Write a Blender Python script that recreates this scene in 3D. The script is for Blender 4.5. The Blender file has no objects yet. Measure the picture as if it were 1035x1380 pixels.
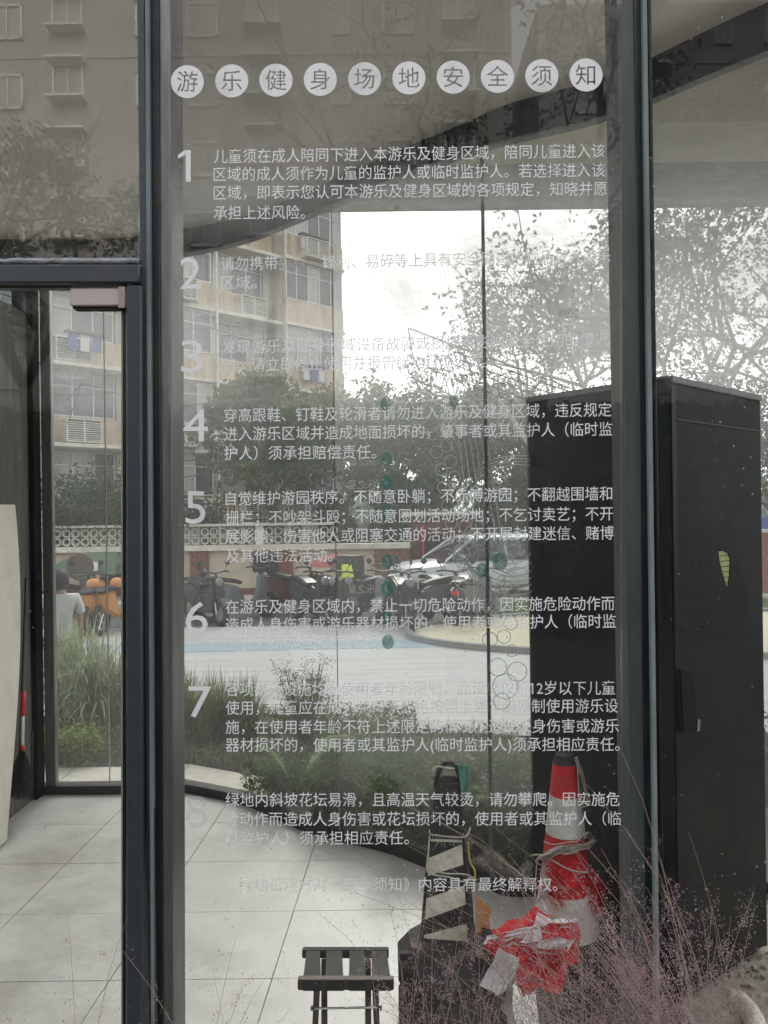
import bpy, bmesh, math, random
import numpy as np
from mathutils import Vector, Matrix, noise
random.seed(7); rng = np.random.default_rng(7)
PI = math.pi
SC = bpy.context.scene
COL = SC.collection

# ------------------------------------------------------------------ camera, sky, sun, exposure
FPX, CX, CY, EYE = 1040.0, 517.5, 690.0, 2.1
ROLL = math.radians(0.75)
cr, sr = math.cos(ROLL), math.sin(ROLL)
cam_d = bpy.data.cameras.new('camera'); cam = bpy.data.objects.new('camera', cam_d); COL.objects.link(cam)
cam_d.sensor_fit = 'HORIZONTAL'; cam_d.sensor_width = 36; cam_d.lens = 36 * FPX / 1035
cam_d.clip_end = 800; cam_d.clip_start = 0.05
cam.matrix_world = Matrix(((cr, sr, 0, 0), (0, 0, -1, 0), (-sr, cr, 0, EYE), (0, 0, 0, 1)))
SC.camera = cam

def P(px, py, Y):
    """point of the world at depth Y that stands at this place of the view (measured from the photograph)"""
    u = (px - CX) / FPX * Y; v = (CY - py) / FPX * Y
    return Vector((u * cr + v * sr, Y, EYE - u * sr + v * cr))
def G(px, py, z=0.0):
    u = (px - CX) / FPX; v = (CY - py) / FPX
    dx = u * cr + v * sr; dz = -u * sr + v * cr
    Y = (z - EYE) / dz
    return Vector((dx * Y, Y, z))

world = bpy.data.worlds.new('World'); SC.world = world; world.use_nodes = True
wn = world.node_tree; wn.nodes.clear()
wo = wn.nodes.new('ShaderNodeOutputWorld'); wb = wn.nodes.new('ShaderNodeBackground')
sky = wn.nodes.new('ShaderNodeTexSky'); sky.sky_type = 'NISHITA'; sky.sun_disc = False
SUN_EL, SUN_AZ = math.radians(36), math.radians(-2)
sky.sun_elevation = SUN_EL; sky.sun_rotation = SUN_AZ; sky.air_density = 1.2; sky.dust_density = 6.0; sky.ozone_density = 1.0
hs = wn.nodes.new('ShaderNodeHueSaturation'); hs.inputs['Saturation'].default_value = 0.22
cm = wn.nodes.new('ShaderNodeMix'); cm.data_type = 'RGBA'; cm.inputs[0].default_value = 0.62
cm.inputs[7].default_value = (8.6, 8.8, 9.1, 1)          # even cloud cover over the sky
wn.links.new(sky.outputs[0], hs.inputs['Color']); wn.links.new(hs.outputs[0], cm.inputs[6])
wn.links.new(cm.outputs[2], wb.inputs[0]); wn.links.new(wb.outputs[0], wo.inputs[0])
wb.inputs[1].default_value = 0.13
sd = bpy.data.lights.new('sun', 'SUN'); sd.energy = 0.8; sd.angle = math.radians(22); sd.color = (1, .96, .9)
so = bpy.data.objects.new('sun', sd); COL.objects.link(so)
sdir = Vector((math.sin(SUN_AZ) * math.cos(SUN_EL), math.cos(SUN_AZ) * math.cos(SUN_EL), math.sin(SUN_EL)))
so.rotation_euler = sdir.to_track_quat('Z', 'Y').to_euler()
SC.view_settings.view_transform = 'Standard'; SC.view_settings.look = 'None'
SC.view_settings.gamma = 1; SC.view_settings.exposure = 1.05; SC.view_settings.use_curve_mapping = False
SC.cycles.transparent_max_bounces = 48; SC.cycles.max_bounces = 8; SC.cycles.diffuse_bounces = 5
SC.cycles.use_denoising = True; SC.cycles.caustics_reflective = False; SC.cycles.caustics_refractive = False
SC.cycles.sample_clamp_indirect = 6

# ------------------------------------------------------------------ materials
MATS = {}
def nt(name):
    m = bpy.data.materials.new(name); m.use_nodes = True
    t = m.node_tree; t.nodes.clear()
    out = t.nodes.new('ShaderNodeOutputMaterial')
    return m, t, out
def mat(name, col, rough=.7, metal=0, var=.25, scale=4, bump=.0, bscale=None, col2=None, stretch=(1, 1, 1), spec=.5, trans=0, dirt=0):
    if name in MATS: return MATS[name]
    m, t, out = nt(name); L = t.links
    b = t.nodes.new('ShaderNodeBsdfPrincipled')
    b.inputs['Roughness'].default_value = rough; b.inputs['Metallic'].default_value = metal
    b.inputs['Specular IOR Level'].default_value = spec
    tc = t.nodes.new('ShaderNodeTexCoord'); mp = t.nodes.new('ShaderNodeMapping'); mp.inputs['Scale'].default_value = stretch
    L.new(tc.outputs['Object'], mp.inputs[0])
    n = t.nodes.new('ShaderNodeTexNoise'); n.inputs['Scale'].default_value = scale; n.inputs['Detail'].default_value = 7
    n.inputs['Roughness'].default_value = .65
    L.new(mp.outputs[0], n.inputs['Vector'])
    r = t.nodes.new('ShaderNodeValToRGB'); r.color_ramp.elements[0].position = .3; r.color_ramp.elements[1].position = .7
    c2 = col2 or tuple(min(1, c * (1 + var)) for c in col); c1 = col if col2 else tuple(c * (1 - var) for c in col)
    r.color_ramp.elements[0].color = (*c1, 1); r.color_ramp.elements[1].color = (*c2, 1)
    L.new(n.outputs[0], r.inputs[0]); last = r.outputs[0]
    if dirt:
        n2 = t.nodes.new('ShaderNodeTexNoise'); n2.inputs['Scale'].default_value = scale * .35; n2.inputs['Detail'].default_value = 9; n2.inputs['Roughness'].default_value = .75
        L.new(mp.outputs[0], n2.inputs['Vector'])
        r2 = t.nodes.new('ShaderNodeValToRGB'); r2.color_ramp.elements[0].position = .5; r2.color_ramp.elements[1].position = .68
        r2.color_ramp.elements[0].color = (0, 0, 0, 1); r2.color_ramp.elements[1].color = (dirt, dirt, dirt, 1)
        L.new(n2.outputs[0], r2.inputs[0])
        mx = t.nodes.new('ShaderNodeMix'); mx.data_type = 'RGBA'; mx.inputs[7].default_value = (.12, .1, .075, 1)
        L.new(r2.outputs[0], mx.inputs[0]); L.new(last, mx.inputs[6]); last = mx.outputs[2]
    L.new(last, b.inputs['Base Color'])
    if bump:
        bp = t.nodes.new('ShaderNodeBump'); bp.inputs['Strength'].default_value = bump; bp.inputs['Distance'].default_value = .01
        n3 = t.nodes.new('ShaderNodeTexNoise'); n3.inputs['Scale'].default_value = bscale or scale * 5; n3.inputs['Detail'].default_value = 6
        L.new(mp.outputs[0], n3.inputs['Vector']); L.new(n3.outputs[0], bp.inputs['Height']); L.new(bp.outputs[0], b.inputs['Normal'])
    if trans:
        tr = t.nodes.new('ShaderNodeBsdfTranslucent'); L.new(last, tr.inputs[0])
        mxs = t.nodes.new('ShaderNodeMixShader'); mxs.inputs[0].default_value = trans
        L.new(b.outputs[0], mxs.inputs[1]); L.new(tr.outputs[0], mxs.inputs[2]); L.new(mxs.outputs[0], out.inputs[0])
    else:
        L.new(b.outputs[0], out.inputs[0])
    MATS[name] = m; return m

def glass_mat(name, tint=(.9, .94, .92), refl=.05, dirt=.05, seed=0.0, streak=1.0, specks=.0, bandz=None, even=False):
    """thin architectural glass: clear, mirrors a little more at grazing angles, with dust, wiped smears, dried drops and, on the back panes, painted haze"""
    if name in MATS: return MATS[name]
    m, t, out = nt(name); L = t.links; N = t.nodes.new
    tr = N('ShaderNodeBsdfTransparent'); tr.inputs[0].default_value = (*tint, 1)
    gl = N('ShaderNodeBsdfGlossy'); gl.inputs['Roughness'].default_value = .0; gl.inputs[0].default_value = (1, 1, 1, 1)
    lw = N('ShaderNodeLayerWeight'); lw.inputs[0].default_value = .5
    p = N('ShaderNodeMath'); p.operation = 'POWER'; p.inputs[1].default_value = 5; L.new(lw.outputs['Facing'], p.inputs[0])
    a = N('ShaderNodeMath'); a.operation = 'MULTIPLY_ADD'; a.inputs[1].default_value = .8; a.inputs[2].default_value = refl; L.new(p.outputs[0], a.inputs[0])
    mx = N('ShaderNodeMixShader'); L.new(a.outputs[0], mx.inputs[0]); L.new(tr.outputs[0], mx.inputs[1]); L.new(gl.outputs[0], mx.inputs[2])
    tc = N('ShaderNodeTexCoord'); mp = N('ShaderNodeMapping'); mp.inputs['Location'].default_value = (seed, seed, seed)
    L.new(tc.outputs['Object'], mp.inputs[0])
    n1 = N('ShaderNodeTexNoise'); n1.inputs['Scale'].default_value = 1.3; n1.inputs['Detail'].default_value = 10; n1.inputs['Roughness'].default_value = .7; n1.inputs['Distortion'].default_value = .6
    L.new(mp.outputs[0], n1.inputs['Vector'])
    r1 = N('ShaderNodeMapRange'); r1.inputs[1].default_value = .42; r1.inputs[2].default_value = .8; r1.inputs[3].default_value = .35; r1.inputs[4].default_value = 2.4
    if even: r1.inputs[3].default_value = .85; r1.inputs[4].default_value = 1.5; r1.inputs[1].default_value = .3
    L.new(n1.outputs[0], r1.inputs[0])
    mp2 = N('ShaderNodeMapping'); mp2.inputs['Scale'].default_value = (1.5, 1, 22); mp2.inputs['Rotation'].default_value = (0, .12, 0); mp2.inputs['Location'].default_value = (seed + 3, 0, 1)
    L.new(tc.outputs['Object'], mp2.inputs[0])
    n2 = N('ShaderNodeTexNoise'); n2.inputs['Scale'].default_value = 2; n2.inputs['Detail'].default_value = 8; n2.inputs['Distortion'].default_value = 1.5; n2.inputs['Roughness'].default_value = .7
    L.new(mp2.outputs[0], n2.inputs['Vector'])
    r2 = N('ShaderNodeMapRange'); r2.inputs[1].default_value = .5; r2.inputs[2].default_value = .78; r2.inputs[3].default_value = 0; r2.inputs[4].default_value = 1.6 * streak
    L.new(n2.outputs[0], r2.inputs[0])
    ad = N('ShaderNodeMath'); ad.operation = 'ADD'; L.new(r1.outputs[0], ad.inputs[0]); L.new(r2.outputs[0], ad.inputs[1])
    last = ad.outputs[0]
    if bandz:                                                   # a band at one height: grime in front, painted sky haze on the back panes
        sx = N('ShaderNodeSeparateXYZ'); L.new(tc.outputs['Object'], sx.inputs[0])
        d = N('ShaderNodeMath'); d.operation = 'SUBTRACT'; d.inputs[1].default_value = bandz[0]; L.new(sx.outputs[2], d.inputs[0])
        q = N('ShaderNodeMath'); q.operation = 'MULTIPLY'; L.new(d.outputs[0], q.inputs[0]); L.new(d.outputs[0], q.inputs[1])
        e = N('ShaderNodeMath'); e.operation = 'MULTIPLY'; e.inputs[1].default_value = -1 / bandz[1] ** 2; L.new(q.outputs[0], e.inputs[0])
        ex = N('ShaderNodeMath'); ex.operation = 'EXPONENT'; L.new(e.outputs[0], ex.inputs[0])
        ma = N('ShaderNodeMath'); ma.operation = 'MULTIPLY_ADD'; ma.inputs[1].default_value = bandz[2]; ma.inputs[2].default_value = 1; L.new(ex.outputs[0], ma.inputs[0])
        mm = N('ShaderNodeMath'); mm.operation = 'MULTIPLY'; L.new(last, mm.inputs[0]); L.new(ma.outputs[0], mm.inputs[1]); last = mm.outputs[0]
    sc = N('ShaderNodeMath'); sc.operation = 'MULTIPLY'; sc.inputs[1].default_value = dirt; L.new(last, sc.inputs[0]); last = sc.outputs[0]
    if specks:
        v = N('ShaderNodeTexVoronoi'); v.inputs['Scale'].default_value = 26; v.inputs['Randomness'].default_value = 1; L.new(mp.outputs[0], v.inputs['Vector'])
        lt = N('ShaderNodeMath'); lt.operation = 'LESS_THAN'; lt.inputs[1].default_value = .085; L.new(v.outputs['Distance'], lt.inputs[0])
        n4 = N('ShaderNodeTexNoise'); n4.inputs['Scale'].default_value = 3.1; L.new(mp.outputs[0], n4.inputs['Vector'])
        g4 = N('ShaderNodeMapRange'); g4.inputs[1].default_value = .52; g4.inputs[2].default_value = .68; g4.inputs[4].default_value = specks; L.new(n4.outputs[0], g4.inputs[0])
        mu = N('ShaderNodeMath'); mu.operation = 'MULTIPLY'; L.new(lt.outputs[0], mu.inputs[0]); L.new(g4.outputs[0], mu.inputs[1])
        a2 = N('ShaderNodeMath'); a2.operation = 'ADD'; a2.use_clamp = True; L.new(last, a2.inputs[0]); L.new(mu.outputs[0], a2.inputs[1]); last = a2.outputs[0]
    df = N('ShaderNodeBsdfDiffuse'); df.inputs[0].default_value = (.72, .73, .72, 1)
    tl = N('ShaderNodeBsdfTranslucent'); tl.inputs[0].default_value = (.95, .96, .96, 1)
    dm = N('ShaderNodeMixShader'); dm.inputs[0].default_value = .7; L.new(df.outputs[0], dm.inputs[1]); L.new(tl.outputs[0], dm.inputs[2])
    fm = N('ShaderNodeMixShader'); L.new(last, fm.inputs[0]); L.new(mx.outputs[0], fm.inputs[1]); L.new(dm.outputs[0], fm.inputs[2])
    L.new(fm.outputs[0], out.inputs[0]); MATS[name] = m; return m

def film_mat(name, col, alpha, trans=.35):
    if name in MATS: return MATS[name]
    m, t, out = nt(name); L = t.links; N = t.nodes.new
    d = N('ShaderNodeBsdfDiffuse'); d.inputs[0].default_value = (*col, 1)
    l = N('ShaderNodeBsdfTranslucent'); l.inputs[0].default_value = (*col, 1)
    a = N('ShaderNodeMixShader'); a.inputs[0].default_value = trans; L.new(d.outputs[0], a.inputs[1]); L.new(l.outputs[0], a.inputs[2])
    tr = N('ShaderNodeBsdfTransparent'); b = N('ShaderNodeMixShader')
    tc = N('ShaderNodeTexCoord'); n = N('ShaderNodeTexNoise'); n.inputs['Scale'].default_value = 9; n.inputs['Detail'].default_value = 5; L.new(tc.outputs['Object'], n.inputs[0])
    r = N('ShaderNodeMapRange'); r.inputs[1].default_value = .35; r.inputs[2].default_value = .6; r.inputs[3].default_value = alpha * .7; r.inputs[4].default_value = alpha; L.new(n.outputs[0], r.inputs[0])
    L.new(r.outputs[0], b.inputs[0]); L.new(tr.outputs[0], b.inputs[1]); L.new(a.outputs[0], b.inputs[2]); L.new(b.outputs[0], out.inputs[0])
    MATS[name] = m; return m

M_frame = mat('blue_grey_frame', (.055, .065, .082), .45, .3, .15, 30, .06, dirt=.25)
M_dark = mat('dark_anodised', (.022, .027, .03), .38, .4, .25, 14, .05, dirt=.3)
M_alu = mat('dull_aluminium', (.23, .235, .235), .42, .6, .25, 25, .1, stretch=(1, 1, .15), dirt=.3)
M_greyfin = mat('grey_fin', (.085, .098, .1), .5, .3, .22, 16, .08, stretch=(1, 1, .2), dirt=.3)
M_edge = mat('glass_edge', (.3, .36, .37), .25, 0, .3, 8, .0, stretch=(1, 1, .3), trans=.35)
M_beam = mat('beam_metal', (.034, .045, .06), .5, .3, .2, 6, .05, dirt=.2)
M_ceil = mat('ceiling_board', (.74, .71, .65), .85, 0, .06, 1.2, .05, dirt=.1)
M_soffit = mat('soffit_render', (.66, .62, .5), .85, 0, .08, 2.0, .08, dirt=.25)
M_soffdark = mat('soffit_channel', (.2, .21, .2), .7, 0, .2, 5, .05)
M_tile = mat('floor_tile', (.49, .485, .465), .38, 0, .12, 2.2, .05, dirt=.5)
M_grout = mat('tile_grout', (.22, .21, .19), .9, 0, .2, 9)
M_scuff = mat('scuffed_black', (.03, .034, .036), .55, 0, .5, 9, .1)
M_blackpanel = mat('black_panel', (.006, .009, .013), .4, 0, .35, 3, .05, spec=.2)
M_blackdoor = mat('black_door', (.009, .0115, .0125), .55, 0, .45, 2.5, .1, spec=.18, dirt=.12)
M_greyrim = mat('cabinet_rim', (.2, .21, .22), .6, .2, .25, 14, .1, dirt=.5)
M_rubber = mat('black_rubber', (.028, .028, .03), .75, 0, .35, 20, .3, dirt=.55)
M_red = mat('red_plastic', (.65, .02, .03), .5, 0, .18, 12, .1, dirt=.2)
M_redcloth = mat('red_cloth', (.72, .02, .035), .75, 0, .18, 10, .08, trans=.15)
M_whitecloth = mat('white_cloth', (.88, .83, .86), .75, 0, .08, 10, .08, trans=.2, dirt=.15)
M_whiteband = mat('white_band', (.78, .78, .76), .5, 0, .1, 10, .1, dirt=.5)
M_dirtywhite = mat('dirty_white', (.74, .7, .6), .6, 0, .2, 14, .15, dirt=.75)
M_string = mat('pale_string', (.5, .48, .42), .8, 0, .2, 40)
M_wood = mat('brown_wood', (.065, .034, .028), .55, 0, .35, 12, .1, stretch=(1, 1, .2))
M_strap = mat('black_strap', (.02, .02, .022), .7, 0, .3, 30, .2)
M_copper = mat('brushed_rose_metal', (.56, .48, .46), .36, .4, .06, 60, .05, stretch=(1, 1, 20))
M_sidewall = mat('dark_side_panel', (.1, .098, .085), .7, 0, .45, 5, .1, stretch=(1, 6, .35))
M_board = mat('cream_board', (.72, .68, .58), .6, 0, .06, 6, .04, dirt=.15)
M_soil = mat('soil', (.055, .045, .035), .95, 0, .45, 9, .8, 40)
M_drysoil = mat('dry_soil', (.33, .3, .24), .95, 0, .35, 14, .9, 60, dirt=.6)
M_pipe = mat('pvc_pipe', (.68, .62, .52), .5, 0, .08, 10, dirt=.15)
M_kerb = mat('pale_stone', (.5, .47, .4), .8, 0, .15, 12, .3)
M_paver = mat('grey_paving', (.37, .37, .365), .75, 0, .24, 2.6, .15, stretch=(.25, 9, 1), dirt=.4)
M_blue = mat('blue_track', (.24, .31, .35), .8, 0, .12, 5, .1)
M_road = mat('asphalt', (.085, .085, .09), .85, 0, .2, 12, .3)
M_walk = mat('pale_pavement', (.36, .35, .34), .8, 0, .12, 5, .2)
M_sand = mat('sand_rubber', (.45, .41, .3), .9, 0, .08, 7, .3)
M_lawn = mat('lawn_soil', (.1, .15, .045), .95, 0, .35, 18, .8)
M_wallpanel = mat('cream_wall', (.5, .43, .33), .85, 0, .1, 3, .1, dirt=.3)
M_wallred = mat('dark_red_wall', (.17, .06, .05), .8, 0, .2, 6, .15, dirt=.2)
M_lattice = mat('lattice_concrete', (.48, .46, .4), .85, 0, .15, 9, .1)
M_iron = mat('dark_iron', (.06, .055, .05), .6, .4, .3, 8)
M_facade = mat('beige_facade', (.46, .41, .35), .85, 0, .25, 1.6, .1, stretch=(1.6, 1.6, .22), dirt=.8)
M_parapet = mat('ochre_parapet', (.52, .42, .31), .85, 0, .25, 1.8, .1, stretch=(1.8, 1.8, .3), dirt=.75)
M_lip = mat('pale_slab_edge', (.62, .58, .5), .8, 0, .15, 3, dirt=.4)
M_winframe = mat('window_aluminium', (.6, .6, .58), .5, .2, .1, 6)
M_pane = mat('window_glass_dark', (.06, .075, .085), .12, 0, .5, 1.5, spec=.8)
M_pane2 = mat('window_glass_curtain', (.36, .35, .32), .2, 0, .25, 3, stretch=(8, 8, .5), spec=.7)
M_ac = mat('ac_white', (.6, .58, .52), .6, 0, .12, 8, dirt=.4)
M_acdark = mat('ac_grille', (.08, .08, .08), .6, 0, .2, 20)
M_cloth_blue = mat('laundry_blue', (.08, .12, .3), .85, 0, .2, 9)
M_cloth_white = mat('laundry_white', (.6, .58, .6), .85, 0, .1, 9)
M_refl_wall = mat('brown_grey_render', (.34, .31, .29), .9, 0, .06, .6, .05, dirt=.15)
M_refl_frame = mat('white_window_frame', (.62, .62, .6), .6, 0, .05, 3)
M_refl_pane = mat('dull_window_glass', (.3, .3, .29), .5, 0, .2, 1)
M_bark = mat('bark', (.12, .1, .08), .9, 0, .35, 12, .6, stretch=(1, 1, .25))
M_barkpale = mat('pale_bark', (.4, .38, .36), .9, 0, .3, 9, .5, stretch=(1, 1, .3))
def leafm(name, a, b, tr=.3, sc=1.3): return mat(name, a, .6, 0, 0, sc, col2=b, trans=tr, spec=.3)
M_leaf = leafm('tree_leaf', (.035, .07, .02), (.12, .17, .055))
M_leafdark = leafm('dark_leaf', (.02, .04, .016), (.055, .09, .035))
M_addedhedge = leafm('added_hedge_leaf', (.008, .014, .007), (.018, .028, .014), .15)  # near black, so the added planting mirrors dark
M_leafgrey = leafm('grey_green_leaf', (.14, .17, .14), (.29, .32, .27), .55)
M_leaflime = leafm('lime_leaf', (.1, .15, .03), (.3, .36, .09), .3, 9)
M_leafyellow = leafm('yellow_green_leaf', (.18, .2, .05), (.42, .42, .14), .3, 9)
M_leafshrub = leafm('shrub_leaf', (.04, .08, .025), (.17, .24, .08), .3, 5)
M_bushleaf = leafm('bush_leaf', (.06, .08, .03), (.2, .22, .11), .3, 6)
M_blade = leafm('grass_blade', (.2, .25, .12), (.5, .55, .36), .3, 7)
M_bladedry = leafm('dry_blade', (.17, .17, .09), (.34, .32, .19), .2, 7)
M_muhly = leafm('mauve_spikelet', (.3, .18, .21), (.62, .47, .49), .4, 12)
M_muhlystem = leafm('pink_straw_stem', (.34, .26, .2), (.6, .5, .4), .3, 10)
M_tyre = mat('tyre', (.02, .02, .02), .8, 0, .2, 9)
M_chrome = mat('chrome', (.55, .55, .55), .25, .9, .1, 5)
M_bikeblack = mat('bike_black', (.025, .027, .03), .35, 0, .3, 5)
M_bikegrey = mat('bike_grey', (.15, .16, .17), .35, .2, .2, 5)
M_bikered = mat('bike_maroon', (.08, .02, .025), .35, 0, .2, 5)
M_orange = mat('orange_plastic', (.5, .22, .07), .5, 0, .15, 6)
M_yellow = mat('hi_vis_yellow', (.62, .75, .05), .6, 0, .15, 8)
M_carwhite = mat('car_white', (.62, .64, .65), .25, 0, .05, 2, spec=.7)
M_carglass = mat('car_glass', (.03, .035, .04), .08, 0, .2, 2, spec=.9)
M_lamp = mat('lamp_lens', (.2, .2, .2), .15, 0, .05, 2)
M_skin = mat('skin', (.4, .24, .17), .6, 0, .08, 9)
M_hair = mat('black_hair', (.015, .012, .012), .6, 0, .4, 60, .5)
M_shirt = mat('white_shirt', (.6, .6, .6), .85, 0, .12, 10, .3)
M_trouser = mat('dark_trousers', (.03, .035, .04), .85, 0, .2, 10, .3)
M_brick = mat('red_brick_wall', (.24, .09, .06), .85, 0, .25, 8, .3)
M_signgreen = mat('green_sign', (.07, .12, .07), .5, 0, .15, 3)
M_signblue = mat('blue_sign', (.05, .1, .4), .5, 0, .15, 3)
M_cable = mat('cable_black', (.01, .01, .01), .6)
M_teal = film_mat('teal_disc_film', (.05, .2, .18), .78, .5)
M_mapline = film_mat('map_line_film', (.42, .44, .44), 1.4, .5)
M_text = film_mat('white_vinyl', (.93, .94, .95), 1.15, .06)
M_textworn = film_mat('worn_vinyl', (.7, .71, .72), .4, .3)
M_glassfront = glass_mat('front_glass', (.965, .97, .96), .033, .004, 1.7, 1.0, .5, bandz=(2.96, .07, 40.0))
M_glassside = glass_mat('side_glass', (.965, .97, .96), .016, .003, 9.1, 1.0, .5, bandz=(2.95, .07, 40.0))
M_glassdoor = glass_mat('door_glass', (.975, .98, .97), .025, .004, 4.2, .6, .2)
M_glasstop = glass_mat('transom_glass', (.965, .965, .95), .07, .012, 6.6, .6, .2)
M_glassback_left = glass_mat('back_glass_left', (.97, .975, .97), .02, .03, 2.3, .5, .3, bandz=(3.4, .7, 3.4), even=True)  # upper band is haze painted in, weaker on these panes
M_glassback = glass_mat('back_glass', (.96, .97, .965), .02, .05, 12.3, .2, .3, bandz=(3.4, .62, 8.5), even=True)  # upper band paints the sky's bloom as a milky veil

# ------------------------------------------------------------------ building helpers
def tag(o, label=None, cat=None, group=None, kind=None):
    if label: o['label'] = label
    if cat: o['category'] = cat
    if group: o['group'] = group
    if kind: o['kind'] = kind
    return o
def link(o, parent=None):
    COL.objects.link(o)
    if parent is not None: o.parent = parent
    return o
def empty(name, loc, label, cat, group=None, rz=0):
    o = bpy.data.objects.new(name, None); o.empty_display_size = .2
    o.location = loc; o.rotation_euler = (0, 0, rz); COL.objects.link(o)
    return tag(o, label, cat, group)
def relink(o, parent):
    """child meshes are modelled in world space when the thing's empty has a place of its own"""
    o.parent = parent
    o.matrix_parent_inverse = Matrix.Identity(4)

class MB:
    def __init__(s): s.v = []; s.f = []
    def quad(s, *pts):
        i = len(s.v); s.v += [tuple(p) for p in pts]; s.f.append(tuple(range(i, i + len(pts)))); return s
    def box(s, c, d, R=None):
        i = len(s.v); c = Vector(c); hx, hy, hz = d[0] / 2, d[1] / 2, d[2] / 2
        for x, y, z in ((-1, -1, -1), (1, -1, -1), (1, 1, -1), (-1, 1, -1), (-1, -1, 1), (1, -1, 1), (1, 1, 1), (-1, 1, 1)):
            p = Vector((x * hx, y * hy, z * hz))
            if R is not None: p = R @ p
            s.v.append(tuple(c + p))
        for f in ((0, 3, 2, 1), (4, 5, 6, 7), (0, 1, 5, 4), (1, 2, 6, 5), (2, 3, 7, 6), (3, 0, 4, 7)): s.f.append(tuple(i + k for k in f))
        return s
    def prism(s, poly, off):
        """closed polygon pushed along a vector"""
        n = len(poly); i = len(s.v); off = Vector(off)
        s.v += [tuple(Vector(p)) for p in poly] + [tuple(Vector(p) + off) for p in poly]
        s.f.append(tuple(i + k for k in range(n))[::-1]); s.f.append(tuple(i + n + k for k in range(n)))
        for k in range(n): s.f.append((i + k, i + (k + 1) % n, i + n + (k + 1) % n, i + n + k))
        return s
    def tube(s, pts, r, n=8, caps=True):
        pts = [Vector(p) for p in pts]; m = len(pts)
        rr = r if isinstance(r, (list, tuple)) else [r] * m
        base = len(s.v); prev = None
        for k, p in enumerate(pts):
            d = (pts[min(k + 1, m - 1)] - pts[max(k - 1, 0)]).normalized()
            if prev is None:
                up = Vector((0, 0, 1)) if abs(d.z) < .9 else Vector((1, 0, 0)); a = d.cross(up).normalized()
            else:
                a = (prev - d * prev.dot(d)).normalized()
            b = d.cross(a); prev = a
            for j in range(n):
                t = 2 * PI * j / n; s.v.append(tuple(p + (a * math.cos(t) + b * math.sin(t)) * rr[k]))
        for k in range(m - 1):
            for j in range(n):
                a0 = base + k * n + j; a1 = base + k * n + (j + 1) % n
                s.f.append((a0, a1, a1 + n, a0 + n))
        if caps:
            s.f.append(tuple(base + j for j in range(n))[::-1]); s.f.append(tuple(base + (m - 1) * n + j for j in range(n)))
        return s
    def lathe(s, prof, c, n=24, axis='z', sx=1, sy=1):
        c = Vector(c); base = len(s.v)
        for r, h in prof:
            for j in range(n):
                t = 2 * PI * j / n; x, y = r * math.cos(t) * sx, r * math.sin(t) * sy
                p = {'z': (x, y, h), 'y': (x, h, y), 'x': (h, x, y)}[axis]; s.v.append(tuple(c + Vector(p)))
        for k in range(len(prof) - 1):
            for j in range(n):
                a0 = base + k * n + j; a1 = base + k * n + (j + 1) % n; s.f.append((a0, a1, a1 + n, a0 + n))
        s.f.append(tuple(base + j for j in range(n))[::-1]); s.f.append(tuple(base + (len(prof) - 1) * n + j for j in range(n)))
        return s
    def build(s, name, m, parent=None, bevel=0, smooth=False, seg=2, flat=False):
        me = bpy.data.meshes.new(name); me.from_pydata(s.v, [], s.f); me.validate()
        bm = bmesh.new(); bm.from_mesh(me); bmesh.ops.recalc_face_normals(bm, faces=bm.faces)
        if bevel:
            bmesh.ops.bevel(bm, geom=list(bm.edges), offset=bevel, segments=seg, affect='EDGES', clamp_overlap=True)
        bm.to_mesh(me); bm.free()
        if (smooth or bevel) and not flat:
            for p in me.polygons: p.use_smooth = True
            me.update()
            if bevel or smooth == 'auto': me.set_sharp_from_angle(angle=math.radians(40))
        me.materials.append(m)
        o = bpy.data.objects.new(name, me); link(o, parent); return o

def arrmesh(name, V, F, m, parent=None):
    me = bpy.data.meshes.new(name); V = np.asarray(V, dtype=np.float32); F = np.asarray(F, dtype=np.int32)
    k = F.shape[1]; me.vertices.add(len(V)); me.vertices.foreach_set('co', V.ravel())
    me.loops.add(F.size); me.loops.foreach_set('vertex_index', F.ravel())
    me.polygons.add(len(F)); me.polygons.foreach_set('loop_start', np.arange(0, F.size, k, dtype=np.int32))
    me.update(calc_edges=True); me.materials.append(m)
    o = bpy.data.objects.new(name, me); link(o, parent); return o

def leaves(C, size, aspect=.45, flat=0.0):
    """leaf-shaped quads (rhombi) at points C, free orientation"""
    n = len(C); C = np.asarray(C)
    a = rng.normal(size=(n, 3)); a /= np.linalg.norm(a, axis=1)[:, None]
    b = rng.normal(size=(n, 3)); b -= a * (a * b).sum(1)[:, None]; b /= np.linalg.norm(b, axis=1)[:, None]
    s = (size * rng.uniform(.6, 1.3, n))[:, None]
    V = np.stack([C - a * s, C + b * s * aspect, C + a * s, C - b * s * aspect], 1).reshape(-1, 3)
    F = np.arange(4 * n).reshape(-1, 4); return V, F
def cluster_pts(centers, radii, per):
    out = []
    for c, r in zip(centers, radii):
        n = max(3, int(per * r ** 1.5)); d = rng.normal(size=(n, 3)); d /= np.linalg.norm(d, axis=1)[:, None]
        out.append(np.asarray(c) + d * (r * rng.uniform(.35, 1, n) ** .6)[:, None] * np.array([1, 1, .75]))
    return np.concatenate(out)
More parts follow.
